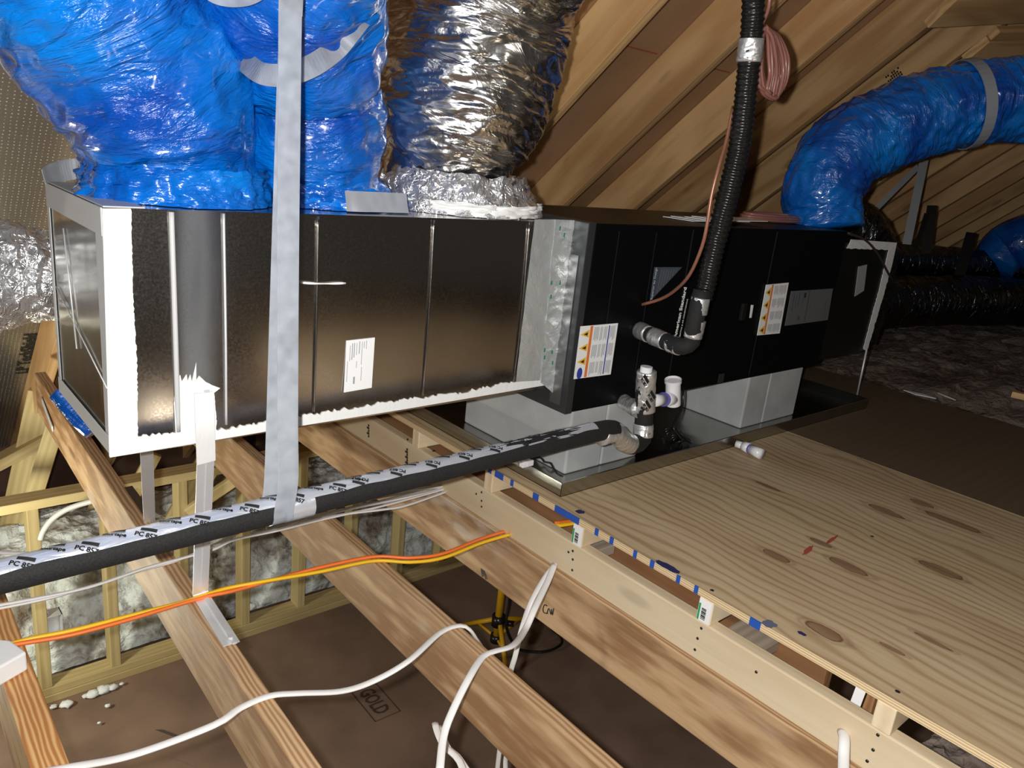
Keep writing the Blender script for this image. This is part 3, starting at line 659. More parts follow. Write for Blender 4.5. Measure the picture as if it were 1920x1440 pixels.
patch('latch_glint', [(1409, 572), (1413, 572), (1409, 596), (1406, 596)], AY - .013, PAPER, AH)
mt_ = at(1352, 709, Y=AY - .002)
box('corner_catch', (mt_.x - .014, AY - .004, mt_.z - .016), (mt_.x + .014, AY, mt_.z + .016), CHAR, AH)
def warnlabel(quad, n, blue):
    Y = AY - .0035
    lb = patch('warning_label', quad, Y, PAPER, AH)
    u0 = .26
    lines(quad, Y - .0006, [(u0, u0 + .07, .01, .99)], lb, ORANGE, 'orange_band')
    if blue: lines(quad, Y - .0006, [(.76, .79, .03, .97)], lb, NAVY, 'blue_band')
    A, B, Cc, D = [at(*q, Y=Y - .0006) for q in quad]
    def P(u, v): return (A * (1 - u) + B * u) * (1 - v) + (D * (1 - u) + Cc * u) * v
    for k in range(n):
        g = MB(); k_ = MB()
        v = (k + .5) / n * (.78 if blue else 1.0) + .02; h = .085 if blue else .10
        tri = [P(.24, v - h), P(.24, v + h * .6), P(.03, v)]
        g.add([P(.245, v - h * .9), P(.245, v + h * .9), P(.02, v + h * .1)], [(0, 1, 2)])
        off = Vector((0, -.0005, 0)); k_.add([P(.21, v - h * .35) + off, P(.2, v + h * .45) + off, P(.1, v + h * .1) + off], [(0, 1, 2)])
        g.build('warning_triangle', WARN, lb); k_.build('warning_pictogram', INK, lb)
    if blue:
        c = P(.13, .9); g = MB(); g.add([c] + [c + Vector((.011 * math.cos(a * math.pi / 10), 0, .017 * math.sin(a * math.pi / 10))) for a in range(20)], [(0, (k + 1) % 20 + 1, k + 1) for k in range(20)]); g.build('blue_badge', NAVY, lb)
    sp = []
    r = random.Random(3)
    cols = [(.37, .52), (.54, .62), (.64, .74), (.81, .95)] if blue else [(.4, .6), (.62, .8), (.82, .95)]
    for (c0, c1) in cols:
        for rr in range(n):
            v0 = rr / n + .03; v1 = (rr + 1) / n - .02
            x = c0
            while x < c1 - .01:
                sp.append((x, x + .012, v0 + r.uniform(0, .02), v1 - r.uniform(0, .06))); x += .024
    lines(quad, Y - .0006, sp, lb, GREYINK, 'label_text_lines')
warnlabel([(1089, 612), (1159, 606), (1145, 702), (1076, 711)], 3, True)
warnlabel([(1437, 534), (1479, 530), (1462, 625), (1420, 629)], 4, False)
npq = [(1484, 546), (1562, 541), (1552, 600), (1472, 611)]
np_ = patch('nameplate', npq, AY - .0035, NAMEP, AH)
lines(npq, AY - .0042, [(.08, .095, .05, .6), (.14, .15, .1, .5), (.2, .215, .05, .45), (.3, .31, .05, .5), (.42, .44, .02, .95), (.25, .3, .75, .88), (.5, .505, .1, .6), (.88, .89, .4, .8)], np_, SLATE, 'nameplate_lines')
lines(npq, AY - .0042, [(.32, .36, .08, .22)], np_, INK, 'nameplate_mark')
tl = patch('slogan_label', [(1228, 501), (1279, 501), (1219, 565)], AY - .0035, SLATE, AH)
up = Vector((0, 0, 1)); 
p = at(1223, 562, Y=AY - .0045)
text('slogan_text', 'Superior by Design', frame(p, (0, 0, 1), (-1, 0, 0)), .0125, plain('pale_ink', (.5, .53, .58), .5), tl)
lines([(1232, 503), (1277, 503), (1262, 562), (1219, 562)], AY - .0042, [(.2 + k * .1, .23 + k * .1, .03, .8 - k * .11) for k in range(7)], tl, NAMEP, 'label_text_lines')
p = at(1270, 622, Y=AY - .0035)
text('maker_script', 'American Standard', frame(p + Vector((0, 0, -.02)), Vector((.06, 0, 1)), (-1, 0, 0)), .021, PAPER, AH, .0006)
p = at(1277, 622, Y=AY - .0035)
text('maker_subline', 'HEATING & AIR CONDITIONING', frame(p + Vector((0, 0, -.02)), Vector((.06, 0, 1)), (-1, 0, 0)), .0085, PAPER, AH)
for px0, py0, px1, py1 in ((1232, 430, 1205, 680), (1160, 440, 1155, 520)):
    box('panel_crease', (at(px0, py0, Y=AY).x, AY - .0015, .3), (at(px0, py0, Y=AY).x + .0015, AY, AZ1 - .02), SEAM, AH)
# return plenum
RP = thing('return_plenum', 'black lined return plenum box with white sealed edges right of the air handler', 'plenum', (2.85, .2, .23))
RX1 = 3.07; RY = -.055
box('box_body', (2.617, RY, .225), (RX1, .46, .70), plain('dark_sheet', (.006, .0065, .007), .35, .2), RP, .003)
patch('white_edge_seal', [(1596, 449), (1682, 455), (1676, 469, 1), (1588, 466, 1)], RY - .003, MASTIC, RP)
patch('white_edge_seal', [(1682, 455), (1672, 500, 1), (1655, 560, 1), (1640, 610, 1), (1626, 660, 2), (1619, 655, 1), (1630, 612, 1), (1648, 545, 1), (1667, 468, 1)], RY - .0035, MASTIC, RP)
rl = patch('grey_label', [(1610, 500), (1626, 496), (1620, 545), (1603, 556)], RY - .003, plain('grey_paper', (.35, .35, .35), .6), RP)
tag(tube('hanger_wire', [at(1625, 655, Y=RY - .01), at(1606, 745, Y=RY - .01)], .004, GALV2), 'thin metal hanger rod below the corner of the return plenum', 'hanger')
tag(tube('thermostat_wire', [at(1590, 437, Y=-.09), at(1622, 450, Y=-.09), at(1645, 475, Y=-.09), at(1665, 512, Y=-.08), at(1676, 530, Y=.02)], .0045, plain('brown_wire', (.05, .03, .03), .5), seg=8), 'thin dark wire draped over the return plenum corner', 'wire')
# things on top of cabinet
t = thing('paper_stack', 'folded white instruction papers lying on top of the air handler', 'papers', (2.1, .1, AZ1 + .001))
for k, (dx, dy, rot) in enumerate(((0, 0, .05), (.04, .03, -.05), (.12, -.02, .12), (.2, .02, 0))):
    c = at(1315 + k * 18, 408 + k * 2, Z=AZ1 + .01); R_ = Matrix.Rotation(rot, 3, 'Z'); m = MB()
    pts = [c + R_ @ Vector(p) for p in ((-.14, -.06, 0), (.14, -.06, .004), (.14, .06, .002), (-.14, .06, 0))]; m.prism([Vector((q.x, max(q.y, -.05), AZ1 + .002 + k * .004 + (q.z - c.z))) for q in pts], (0, 0, .002)); m.build('paper_sheet', PAPER, t)
t = thing('tubing_coil', 'flat coil of brown tubing lying on the air handler beside the right blue duct', 'tubing coil', at(1490, 415, Z=AZ1 + .001))
c = at(1445, 416, Z=AZ1); m = MB()
for k in range(6):
    r = .17 - (k % 3) * .013; z = AZ1 + .01 + .0085 * (k // 2); m.tube([c + Vector((r * math.cos(a * .2618) * 1.1, max(-.2, .4 * r * math.sin(a * .2618) * 1.0) + .0, z - c.z + .0)) for a in range(25)], .006, 8)
m.build('coil', COPPER, t, smooth=True)

# ------------------------------------------------------------------ ducts
def folds(a1, f1, a2, slant=.25, seed=0.0):
    def d(u, a, r):
        q = Vector((math.cos(a) * 1.1, math.sin(a) * 1.1, (u + slant * .2 * math.sin(a)) * f1 + seed))
        n1 = noise.noise(q); n2 = 1 - abs(noise.noise(Vector((math.cos(a) * 2.2, math.sin(a) * 2.2, (u + slant * .15 * math.cos(a)) * f1 * 2.6 + seed)))) * 3
        n3 = noise.noise(Vector((math.cos(a) * 5, math.sin(a) * 5, u * f1 * 5 + seed)))
        return a1 * n1 + a2 * n2 * .5 + a2 * .5 * n3
    return d
def duct(name, label, pts, rad, mat, disp, seg=120, step=.006, jn='jacket'):
    t = thing(name, label, 'duct', pts[0])
    m = MB(); m.tube(pts, rad, seg, step=step, disp=disp, up=(.2, 1, .1)); m.build(jn, mat, t, smooth=True); return t
d1 = duct('flexible_duct', 'largest blue plastic wrapped flexible duct at left, leaning to the upper left', [(.20, .22, .741), (.20, .22, .765), (.195, .22, .80), (.185, .22, .85), (.155, .21, .93), (.10, .20, 1.02), (.03, .18, 1.12), (-.08, .15, 1.24), (-.25, .1, 1.38), (-.5, .0, 1.5), (-.85, -.1, 1.6)],
          [.180, .182, .155, .172, .185, .19, .20, .21, .21, .21, .21], BLUE, folds(.014, 6, .012, .5, 3))
d2 = duct('flexible_duct', 'blue flexible duct rising beside the woven strap, pinched by a grey strap', [(.525, .24, .741), (.525, .24, .765), (.52, .24, .80), (.51, .235, .88), (.5, .23, .96), (.49, .22, 1.0)],
          [.165, .165, .148, .162, .164, .155], BLUE, folds(.012, 6, .012, .3, 9))
m = MB(); m.tube([(.52, .22, .985), (.475, .18, 1.04), (.43, .15, 1.11), (.385, .10, 1.2), (.37, .0, 1.34), (.36, -.2, 1.48), (.34, -.45, 1.6)], [.10, .165, .182, .19, .19, .19, .19], 120, step=.006, up=(.2, 1, .1), disp=folds(.014, 6, .012, .6, 21)); m.build('sagging_fold', BLUE, d2, smooth=True)
F1_ = folds(.010, 9, .008, .2, 33); F2_ = folds(.003, 30, .006, .5, 12)
d3 = duct('flexible_duct', 'crumpled silver foil flexible duct standing on the plenum', [(.945, .27, .741), (.94, .27, .77), (.925, .27, .815), (.925, .27, .9), (.94, .26, 1.0), (.96, .25, 1.12), (.97, .24, 1.22), (.98, .17, 1.36), (.99, -.05, 1.55), (1.0, -.35, 1.72), (1.0, -.7, 1.85)],
          [.195, .185, .175, .205, .228, .238, .24, .22, .2, .2, .2], FOIL, lambda u, a, r: F1_(u, a, r) + F2_(u, a, r), seg=170, step=.0045)
def band(name, c, r, h, mat, parent, amp=.02, seed=0, seg=110, rows=16, tilt=(0, 0), rtop=None):
    vs = []; rtop = rtop or r
    for j in range(rows + 1):
        v_ = j / rows
        for k in range(seg):
            a = 2 * math.pi * k / seg
            e = noise.fractal(Vector((math.cos(a) * 5, math.sin(a) * 5, v_ * 2 + seed)), .7, 2.2, 4)
            rr = (r + (rtop - r) * v_) + amp * e + .5 * amp * (1 - abs(noise.noise(Vector((math.cos(a) * 9, math.sin(a) * 9, v_ * 3 + seed)))) * 3)
            vs.append((c[0] + rr * math.cos(a), c[1] + rr * math.sin(a), c[2] + v_ * h + tilt[0] * math.cos(a) + tilt[1] * math.sin(a) + (amp * .6 * e if j == rows else 0)))
    return obj(name, vs, [(j * seg + k, j * seg + (k + 1) % seg, (j + 1) * seg + (k + 1) % seg, (j + 1) * seg + k) for j in range(rows) for k in range(seg)], mat, parent, smooth=True, uvs=[(j / rows * h, 6.283 * r * k / seg) for j in range(rows + 1) for k in range(seg)])
band('foil_collar', (.94, .25, .739), .235, .10, FOILX, d3, .016, 4, rtop=.185)
band('mastic_skirt', (.95, .235, .7405), .222, .03, MASTIC, d3, .012, 8, rtop=.225)
band('gathered_collar', (.20, .215, .7395), .192, .07, BLUE, d1, .012, 14, rtop=.172)
band('gathered_collar', (.53, .235, .7395), .170, .05, BLUE, d2, .012, 17, rtop=.160)
m = foilsheet('printed_tape_patch', [(.50, .045, .7415), (.67, .06, .7415), (.67, .075, .785), (.50, .06, .785)], 20, 6, .004, PTAPE, d2)
# torn foil near the top of the silver duct
foilsheet('torn_foil_flap', [dp(935, 78, 1.93), dp(985, 72, 1.95), dp(992, 12, 1.95), dp(932, 16, 1.92)], 14, 14, .02, FOILX, d3, 14)
# straps
def webbing(name, pts, wid, mat, label, parent=None, cat='strap', side=None, th=.0015, smooth_=True):
    P = [Vector(p) for p in pts]; vs = []
    if smooth_ and len(P) > 2:
        E_ = [P[0] * 2 - P[1]] + P + [P[-1] * 2 - P[-2]]; Q = []
        for i in range(1, len(E_) - 2):
            for k in range(6):
                t = k / 6; t2 = t * t; t3 = t2 * t
                Q.append(0.5 * ((2 * E_[i]) + (E_[i+1] - E_[i-1]) * t + (2*E_[i-1] - 5*E_[i] + 4*E_[i+1] - E_[i+2]) * t2 + (-E_[i-1] + 3*E_[i] - 3*E_[i+1] + E_[i+2]) * t3))
        P = Q + [P[-1]]
    n = len(P)
    for i in range(n):
        T = (P[min(i + 1, n - 1)] - P[max(i - 1, 0)]).normalized()
        sd = Vector(side) if side is not None else T.cross((P[i] - CAM).normalized())
        sd = (sd - T * sd.dot(T)).normalized() * wid / 2; nn = sd.cross(T).normalized() * th
        vs += [P[i] - sd, P[i] + sd, P[i] + sd + nn, P[i] - sd + nn]
    fs = []
    for i in range(n - 1):
        for k in range(4): fs.append((i * 4 + k, i * 4 + (k + 1) % 4, i * 4 + 4 + (k + 1) % 4, i * 4 + 4 + k))
    fs += [(0, 1, 2, 3), ((n - 1) * 4 + 3, (n - 1) * 4 + 2, (n - 1) * 4 + 1, (n - 1) * 4)]
    o = obj(name, vs, fs, mat, parent, smooth=False)
    if label: tag(o, label, cat)
    return o
def arc(c, r, z, a0, a1, n=26, tilt=0, ex=0, squ=1):
    return [Vector((c[0] + (r) * math.cos(math.radians(a0 + (a1 - a0) * k / n)), c[1] + r * squ * math.sin(math.radians(a0 + (a1 - a0) * k / n)), z + tilt * math.cos(math.radians(a0 + (a1 - a0) * k / n)))) for k in range(n + 1)]
webbing('duct_strap', [at(*p, Y=y) for p, y in (((455, 112), .08), ((480, 132), .01), ((500, 140), -.02), ((530, 141), -.045), ((560, 134), -.055), ((595, 118), -.05), ((630, 92), -.03), ((652, 66), -.045), ((680, 30), -.02), ((712, -12), .03), ((760, -90), .2))], .04, STRAP, 'grey strap slung under the folded blue duct beside the silver duct', side=None)
webbing('duct_strap', [at(*p, Y=y) for p, y in (((380, -35), -.09), ((405, -14), -.09), ((440, -8), -.09), ((475, -16), -.09), ((520, -50), -.09))], .035, STRAP, 'short piece of grey strap over the top blue fold')
webbing('duct_strap', [at(*p, Y=y) for p, y in (((84, 338), .43), ((95, 329), .46), ((120, 320), .50), ((150, 316), .50), ((180, 314), .46))], .045, STRAP, 'grey strap looped over the back left corner of the plenum', side=(0, 0.2, 1))
webbing('duct_strap', [dp(880, -22, 1.92), dp(915, -6, 1.90), dp(955, 2, 1.90), dp(1000, -2, 1.93), dp(1035, -20, 2.0)], .035, STRAP, 'short grey band around the top of the silver duct')
# main woven strap holding the drain pipe
t = thing('pipe_strap', 'long translucent white woven strap hanging in front of the plenum around the foam pipe', 'strap', at(530, 960, Y=-.26))
pc = at(540, 949, Y=-.22); pc.x = at(541, 950, Y=-.268).x
webbing('front_webbing', [Vector((.27, -.16, 1.75)), at(548, -40, Y=-.20), at(545, 0, Y=-.205), at(543, 200, Y=-.215), at(541, 400, Y=-.235), at(540, 600, Y=-.25), at(540, 800, Y=-.25), at(541, 900, Y=-.252), pc + Vector((0, -.031, .01)), pc + Vector((0, -.030, -.008)), pc + Vector((0.0, -.021, -.022)), pc + Vector((0, -.0, -.0305)), pc + Vector((0, .022, -.022)), pc + Vector((0, .031, 0)), at(514, 890, Y=-.185), at(524, 600, Y=-.175), at(538, 200, Y=-.175), at(546, -40, Y=-.17), Vector((.27, -.13, 1.75))], .040, STRAP, None, t, side=(1, 0, 0))
# right blue duct
d4 = duct('flexible_duct', 'blue flexible duct rising from the return end and curving out of frame at right', [dp(1545, 432, 3.17), dp(1543, 395, 3.17), dp(1545, 350, 3.16), dp(1583, 285, 3.15), (dp(1660, 243, 3.15)), dp(1750, 210, 3.15), dp(1850, 190, 3.14), dp(1960, 186, 3.12), dp(2120, 195, 3.1)],
          [.148, .15, .158, .162, .165, .165, .158, .158, .16], BLUE, folds(.010, 7, .013, .3, 44))
P0 = dp(1812, 196, 3.145); ax = (dp(1850, 190, 3.14) - dp(1750, 210, 3.15)).normalized(); e1 = Vector((0, 0, 1)); e1 = (e1 - ax * e1.dot(ax)).normalized(); e2 = ax.cross(e1)
vs = []; n = 40
for k in range(n):
    a = 2 * math.pi * k / n; 
    for s_ in (-.022, .022):
        for rr in (.173, .177): vs.append(P0 + ax * s_ + (e1 * math.cos(a) + e2 * math.sin(a)) * rr)
fs = []
for k in range(n):
    a = k * 4; b = ((k + 1) % n) * 4
    fs += [(a + 1, b + 1, b + 3, a + 3), (a, a + 2, b + 2, b), (a, b, b + 1, a + 1), (a + 2, a + 3, b + 3, b + 2)]
tag(obj('duct_strap', vs, fs, plain('grey_nylon', (.30, .32, .36), .4)), 'grey strap banded around the right blue duct', 'strap')
# silver flex at the left behind the plenum, blue duct glimpsed below
duct('flexible_duct', 'crumpled silver foil duct at the left edge behind the plenum', [(.20, .60, .50), (.02, .60, .505), (-.12, .58, .52), (-.3, .52, .54), (-.55, .42, .55)], [.10, .105, .125, .14, .14], FOILX, folds(.018, 12, .014, .1, 50), seg=90)
duct('flexible_duct', 'strip of dark blue duct glimpsed under the left end of the plenum', [dp(112, 735, 2.0), dp(150, 782, 2.0), dp(176, 808, 2.0)], .026, BLUE, folds(.004, 8, .003), seg=60)
# dark ducts behind return end
duct('flexible_duct', 'glossy black duct elbow bulging behind the return plenum', [(2.95, .22, .66), (3.06, .22, .72), (3.2, .2, .70), (3.33, .2, .6), (3.40, .2, .42), (3.38, .2, .2)], [.12, .135, .15, .155, .15, .14], BLKFOIL, folds(.010, 8, .008, .2, 60), seg=90)
duct('flexible_duct', 'dark foil duct lying low across the far right background', [(3.62, .45, .22), (4.4, .62, .22), (5.4, .55, .22), (6.4, .25, .22), (7.5, -.3, .2)], [.13, .16, .17, .17, .17], BLKFOIL, folds(.012, 6, .009, .2, 71), seg=80, step=.02)
duct('flexible_duct', 'second dark duct in shadow behind the low one at right', [(3.7, .84, .45), (4.8, .95, .45), (6.0, .86, .42), (7.8, .5, .4)], .13, BLKFOIL, folds(.012, 6, .008, .2, 81), seg=70, step=.02)
duct('flexible_duct', 'dim blue duct in the dark at the far right edge', [dp(1860, 500, 6.2), dp(1885, 470, 6.2), dp(1930, 450, 6.1), dp(2020, 430, 6.0)], [.16, .2, .21, .21], BLUE, folds(.012, 7, .008, .2, 90), seg=80, step=.015)
# straps at far right
webbing('duct_strap', [dp(1733, 300, 4.4), dp(1700, 458, 4.3)], .045, plain('dim_grey_strap', (.3, .32, .34), .5), 'grey strap hanging below the right blue duct')
webbing('duct_strap', [dp(1722, 312, 4.4), dp(1622, 412, 4.3)], .03, bpy.data.materials['dim_grey_strap'], 'thin slanting grey strap left of the hanging strap')
webbing('duct_strap', [dp(1748, 385, 5), dp(1736, 475, 5)], .06, BLACKS, 'black strap hanging in the dark behind the return end')
webbing('duct_strap', [dp(1738, 400, 5), dp(1712, 480, 5)], .03, BLACKS, 'narrow black strap leaning beside the black strap')
webbing('duct_strap', [dp(1822, 436, 5.5), dp(1798, 520, 5.5)], .07, BLACKS, 'black strap hanging farthest right before the dim blue duct')

# ------------------------------------------------------------------ hangers under plenum
def hanger(name, lab, pts, wd, side):
    t = thing(name, lab, 'hanger', pts[-1])
    webbing('steel_strip', pts, wd, GALV2, None, t, side=side, th=.002, smooth_=False)
    return t, pts
t, P = hanger('metal_hanger', 'folded galvanised hanger bent along the top of the left joist, painted white at its top', [at(381, 735, Y=-.016), at(383, 800, Y=-.016), at(386, 860, Y=.01), at(376, 1112, Z=JT + .010), at(378, 1118, Z=JT + .004), at(434, 1207, Z=JT + .004)], .036, (1, 0, 0))
webbing('raised_seam', [p + Vector((.006, -.004, .004)) for p in P], .010, GALV2, None, t, side=(1, 0, 0), th=.005, smooth_=False)
webbing('white_painted_top', [at(383, 737, Y=-.020), at(385, 800, Y=-.020), at(387, 868, Y=.006)], .038, MASTIC, None, t, side=(1, 0, 0), th=.003)
q = at(432, 1196, Z=JT + .008); m = MB(); m.tube([q, q + Vector((0, 0, .005))], .006, 10, smoothpath=False); m.build('screw_head', GALV2, t)
hanger('metal_hanger', 'flat galvanised hanger strip dropping behind the left joist', [at(275, 838, Y=.35), at(281, 990, Y=.58)], .030, (1, 0, 0))
o = foilsheet('foil_scrap', [(.215, .80, JT + .001), (.238, .80, JT + .001), (.234, .56, JT + .001), (.209, .56, JT + .001)], 4, 10, .002, plain('dark_metal_scrap', (.15, .16, .18), .3, .9), ja, nrm=Vector((0, 0, 1)))
o = tube('joist_nail_plate', [at(78, 748, X=.206), at(88, 775, X=.202), at(99, 805, X=.198)], .014, GALV2, ja, 8, flat=.15, up=(1, 0, 0))

# ------------------------------------------------------------------ foam pipe
t = thing('insulated_drain_pipe', 'long black foam drain pipe topped with printed silver tape, sloping across the joists', 'pipe', at(540, 955, Y=-.22))
A = at(0, 1082, Y=-.22); B = at(1110, 811, Y=-.22); D_ = (B - A)
A0 = A - D_ * .35
PR = .0270
tube('foam_sleeve', [A0, A, A + D_ * .5, B, at(1150, 812, Y=-.215), at(1168, 826, Y=-.20), at(1186, 834, Y=-.185), at(1204, 822, Y=-.175), at(1207, 790, Y=-.17), at(1209, 740, Y=-.17), at(1212, 697, Y=-.17)], [PR, PR, PR, .027, .027, .028, .028, .028, .027, .027, .027], RUBBER, t, 28)
# tape: upper half shell
def shell(name, a, b, r, a0, a1, mat, parent, n=14, rows=200, rag=0.0):
    ax = (b - a).normalized(); up_ = Vector((0, 0, 1)); N = (up_ - ax * up_.dot(ax)).normalized(); Bn = ax.cross(N); vs = []; uv = []
    L = (b - a).length
    for j in range(rows + 1):
        for k in range(n + 1):
            an = math.radians(a0 + (a1 - a0) * k / n + rag * noise.noise(Vector((j * .11, 0, k > n / 2))) * (1 if k in (0, n) else 0)); rr = r + .0008 * noise.noise(Vector((j * .2, k * .7, 0)))
            vs.append(a + ax * (L * j / rows) + (N * math.cos(an) + Bn * math.sin(an)) * rr); uv.append((L * j / rows, k / n * .1))
    return obj(name, vs, [(j * (n + 1) + k, j * (n + 1) + k + 1, (j + 1) * (n + 1) + k + 1, (j + 1) * (n + 1) + k) for j in range(rows) for k in range(n)], mat, parent, smooth=True, uvs=uv)
# find the side facing the camera
sgn = -1 if (D_.normalized().cross(Vector((0, 0, 1)))).dot(Vector((0, -1, 0))) > 0 else 1
axn = D_.normalized(); Nn = (Vector((0, 0, 1)) - axn * axn.z).normalized(); Bn = axn.cross(Nn); cs = 1 if Bn.y < 0 else -1
tp = shell('silver_tape', A0, B, PR + .0012, -50 * cs, 50 * cs, PTAPE, t, rag=8)
wr = A + D_ * .335
shell('silver_tape_wrap', A + D_ * .345, A + D_ * .39, PR + .0022, -100, 140 * cs if cs > 0 else -140, PTAPE, t, n=30, rows=16)
def wrapped(vf, axis_pt, phi, an0, R_):
    vs, fs = vf; out = []
    for v in vs:
        al = v.x * math.cos(phi) - v.y * math.sin(phi); ci = v.x * math.sin(phi) + v.y * math.cos(phi)
        an = an0 - ci / R_ * 1.0
        out.append(axis_pt + axn * al + (Nn * math.cos(an) + Bn * cs * math.sin(an)) * R_)
    return out, fs
def wrapprint():
    k = 0; s = -.06; I = Matrix.Identity(4)
    while s < .93:
        g = MB()
        for j, (a0, tx, sz) in enumerate(((28, 'PC 857', .0118), (-8, 'Shurtape', .0105))):
            phi = (-.55 if s < .42 else -.55 + math.pi); p = A + D_ * (s + .034 * j)
            g.add(*wrapped(_tg(tx, I, sz, .0005), p, phi, math.radians(a0), PR + .0028))
            bar = [Vector(((x + 2) * .0033, .012 + y * .0035, 0)) for y in range(3) for x in range(9)]
            g.add(*wrapped((bar, [(y * 9 + x, y * 9 + x + 1, y * 9 + x + 10, y * 9 + x + 9) for y in range(2) for x in range(8)]), p, phi, math.radians(a0), PR + .0028))
        g.build('tape_print', INK, tp)
        s += .068; k += 1
wrapprint()
# wrapped trap near the cabinet
wm = MB(); wm.tube([at(1209, 770, Y=-.17), at(1210, 740, Y=-.17), at(1212, 696, Y=-.17)], [.029, .0292, .0285], 32, step=.004, disp=folds(.002, 20, .002)); wm.build('silver_wrapped_riser', foil('wrap_foil', (.8, .8, .8), .34, (30, 14), .6, .008), t, smooth=True)
WF = bpy.data.materials['wrap_foil']; WF.node_tree.nodes['Principled BSDF'].inputs['Metallic'].default_value = .75
wm = MB(); wm.tube([at(1205, 818, Y=-.175), at(1207, 795, Y=-.17)], [.030, .0295], 32, step=.004, disp=folds(.003, 20, .003)); wm.build('silver_wrapped_elbow', WF, t, smooth=True)
wm = MB(); wm.tube([at(1126, 816, Y=-.22), at(1152, 812, Y=-.215), at(1170, 828, Y=-.2), at(1180, 832, Y=-.19)], [.0285, .029, .0295, .0295], 32, step=.004, disp=folds(.002, 20, .002)); wm.build('silver_wrapped_bend', WF, t, smooth=True)
wm = MB(); wm.tube([at(1168, 752, Y=-.066), at(1185, 762, Y=-.12), at(1198, 768, Y=-.165)], [.022, .024, .025], 28, step=.004, disp=folds(.003, 20, .003)); wm.build('wrapped_inlet', WF, t, smooth=True)
wm = MB(); c = at(1212, 691, Y=-.17); wm.tube([c - Vector((0, 0, .01)), c + Vector((0, 0, .006))], .0175, 20, smoothpath=False); wm.build('white_pipe_end', PVC, t, smooth=False)
g = MB()
for (px, py) in ((1201, 712), (1214, 742), (1205, 760)):
    p = at(px, py, Y=-.17 - .0310); M = frame(p, (.7, 0, -.7), (.7, 0, .7)); g.add(*_tg('PC 857', M, .012, .0006)); g.add([M @ Vector(v) for v in ((.0, .012, 0), (.036, .012, 0), (.036, .022, 0), (.0, .022, 0))], [(0, 1, 2, 3)])
g.build('riser_print', INK, t)
# pvc clean-out tee
c0 = at(1226, 750, Y=-.16); c1 = at(1262, 746, Y=-.13)
t = thing('drain_tee', 'white plastic drain tee with open upright beside the silver wrapped riser', 'pipe fitting', c1)
cx = at(1262, 735, Y=-.13)
m = MB(); m.tube([at(1262, 758, Y=-.13), at(1262, 714, Y=-.13)], .0235, 24, smoothpath=False, caps=False); m.tube([at(1262, 758, Y=-.13), at(1262, 714, Y=-.13)], .020, 24, smoothpath=False, caps=True)
m.build('upright_hub', PVC, t, smooth=False); tube('top_rim', [at(1262, 717, Y=-.13), at(1262, 711.5, Y=-.13)], .0265, PVC, t, 24, smoothpath=False, caps=False)
tube('side_hub', [at(1262, 747, Y=-.13), at(1244, 749, Y=-.145)], .0215, PVC, t, 20, smoothpath=False)
tube('primer_ring', [at(1245, 749, Y=-.144), at(1243, 749, Y=-.146)], .0222, PURPLE, t, 20, smoothpath=False)
tube('branch_pipe', [at(1243, 749, Y=-.146), at(1222, 752, Y=-.16)], .019, PVC, t, 20, smoothpath=False)
# pvc stub on deck
t = thing('drain_fitting', 'small white plastic fitting with purple ring lying on the plywood by the pan', 'pipe fitting', at(1408, 843, Z=.001))
q0, q1, q2, q3, q4 = [at(x, y, Z=.022) for x, y in ((1380, 832), (1394, 836), (1405, 841), (1409, 843), (1428, 852))]
tube('threaded_end', [q0, q1], .0125, PVC, t, 18, smoothpath=False); tube('body', [q1, q2], .0175, PVC, t, 18, smoothpath=False); tube('primer_ring', [q2, q3], .0168, PURPLE, t, 18, smoothpath=False); tube('cap', [q3, q4], .0178, PVC, t, 18, smoothpath=False)
# float switch
c = at(990, 865, X=1.085)
t = thing('float_switch', 'white float switch clipped on the left wall of the drain pan', 'float switch', c)
m = MB(); m.box((c.x - .02, c.y - .02, c.z - .006), (c.x + .004, c.y + .022, c.z + .010)); m.box((c.x - .022, c.y - .004, c.z - .016), (c.x + .002, c.y + .012, c.z + .0)); m.tube([(c.x - .01, c.y + .01, c.z + .01), (c.x - .01, c.y + .01, c.z + .022)], .010, 12, smoothpath=False); m.tube([(c.x - .012, c.y + .028, c.z - .01), (c.x - .012, c.y + .028, c.z + .004)], .009, 12, smoothpath=False)
m.build('switch_body', PVC, t, bevel=.001)
tube('switch_wire', [(c.x - .002, c.y, c.z + .004), at(1012, 857, X=1.10), at(1020, 866, X=1.10), at(1032, 868, X=1.10), at(1038, 880, X=1.10), at(1046, 889, X=1.10), at(1055, 893, X=1.10)], .0028, BLACKS, t, 8)
tag(tube('control_wire', [at(1281, 728, Y=AY - .008), at(1280, 760, Y=-.09), at(1268, 785, Y=-.10), at(1262, 800, Y=-.11), at(1270, 815, Y=-.12), at(1280, 828, Z=.010)], .0035, BLACKS, seg=8), 'black wire dropping from the cabinet into the drain pan', 'wire')
t = thing('wire_bundle', 'small black wire bundle lying in the drain pan', 'wire', at(1262, 825, Z=.004))
m = MB()
for k in range(7):
    a = at(1242 + k * 4, 806 + k * 4, Z=.02); m.tube([a, a + Vector((.03, -.02 + .01 * (k % 3), .01)), a + Vector((.07, -.03 + .008 * (k % 4), -.008))], .0035, 7)
m.build('wires', BLACKS, t, smooth=True)

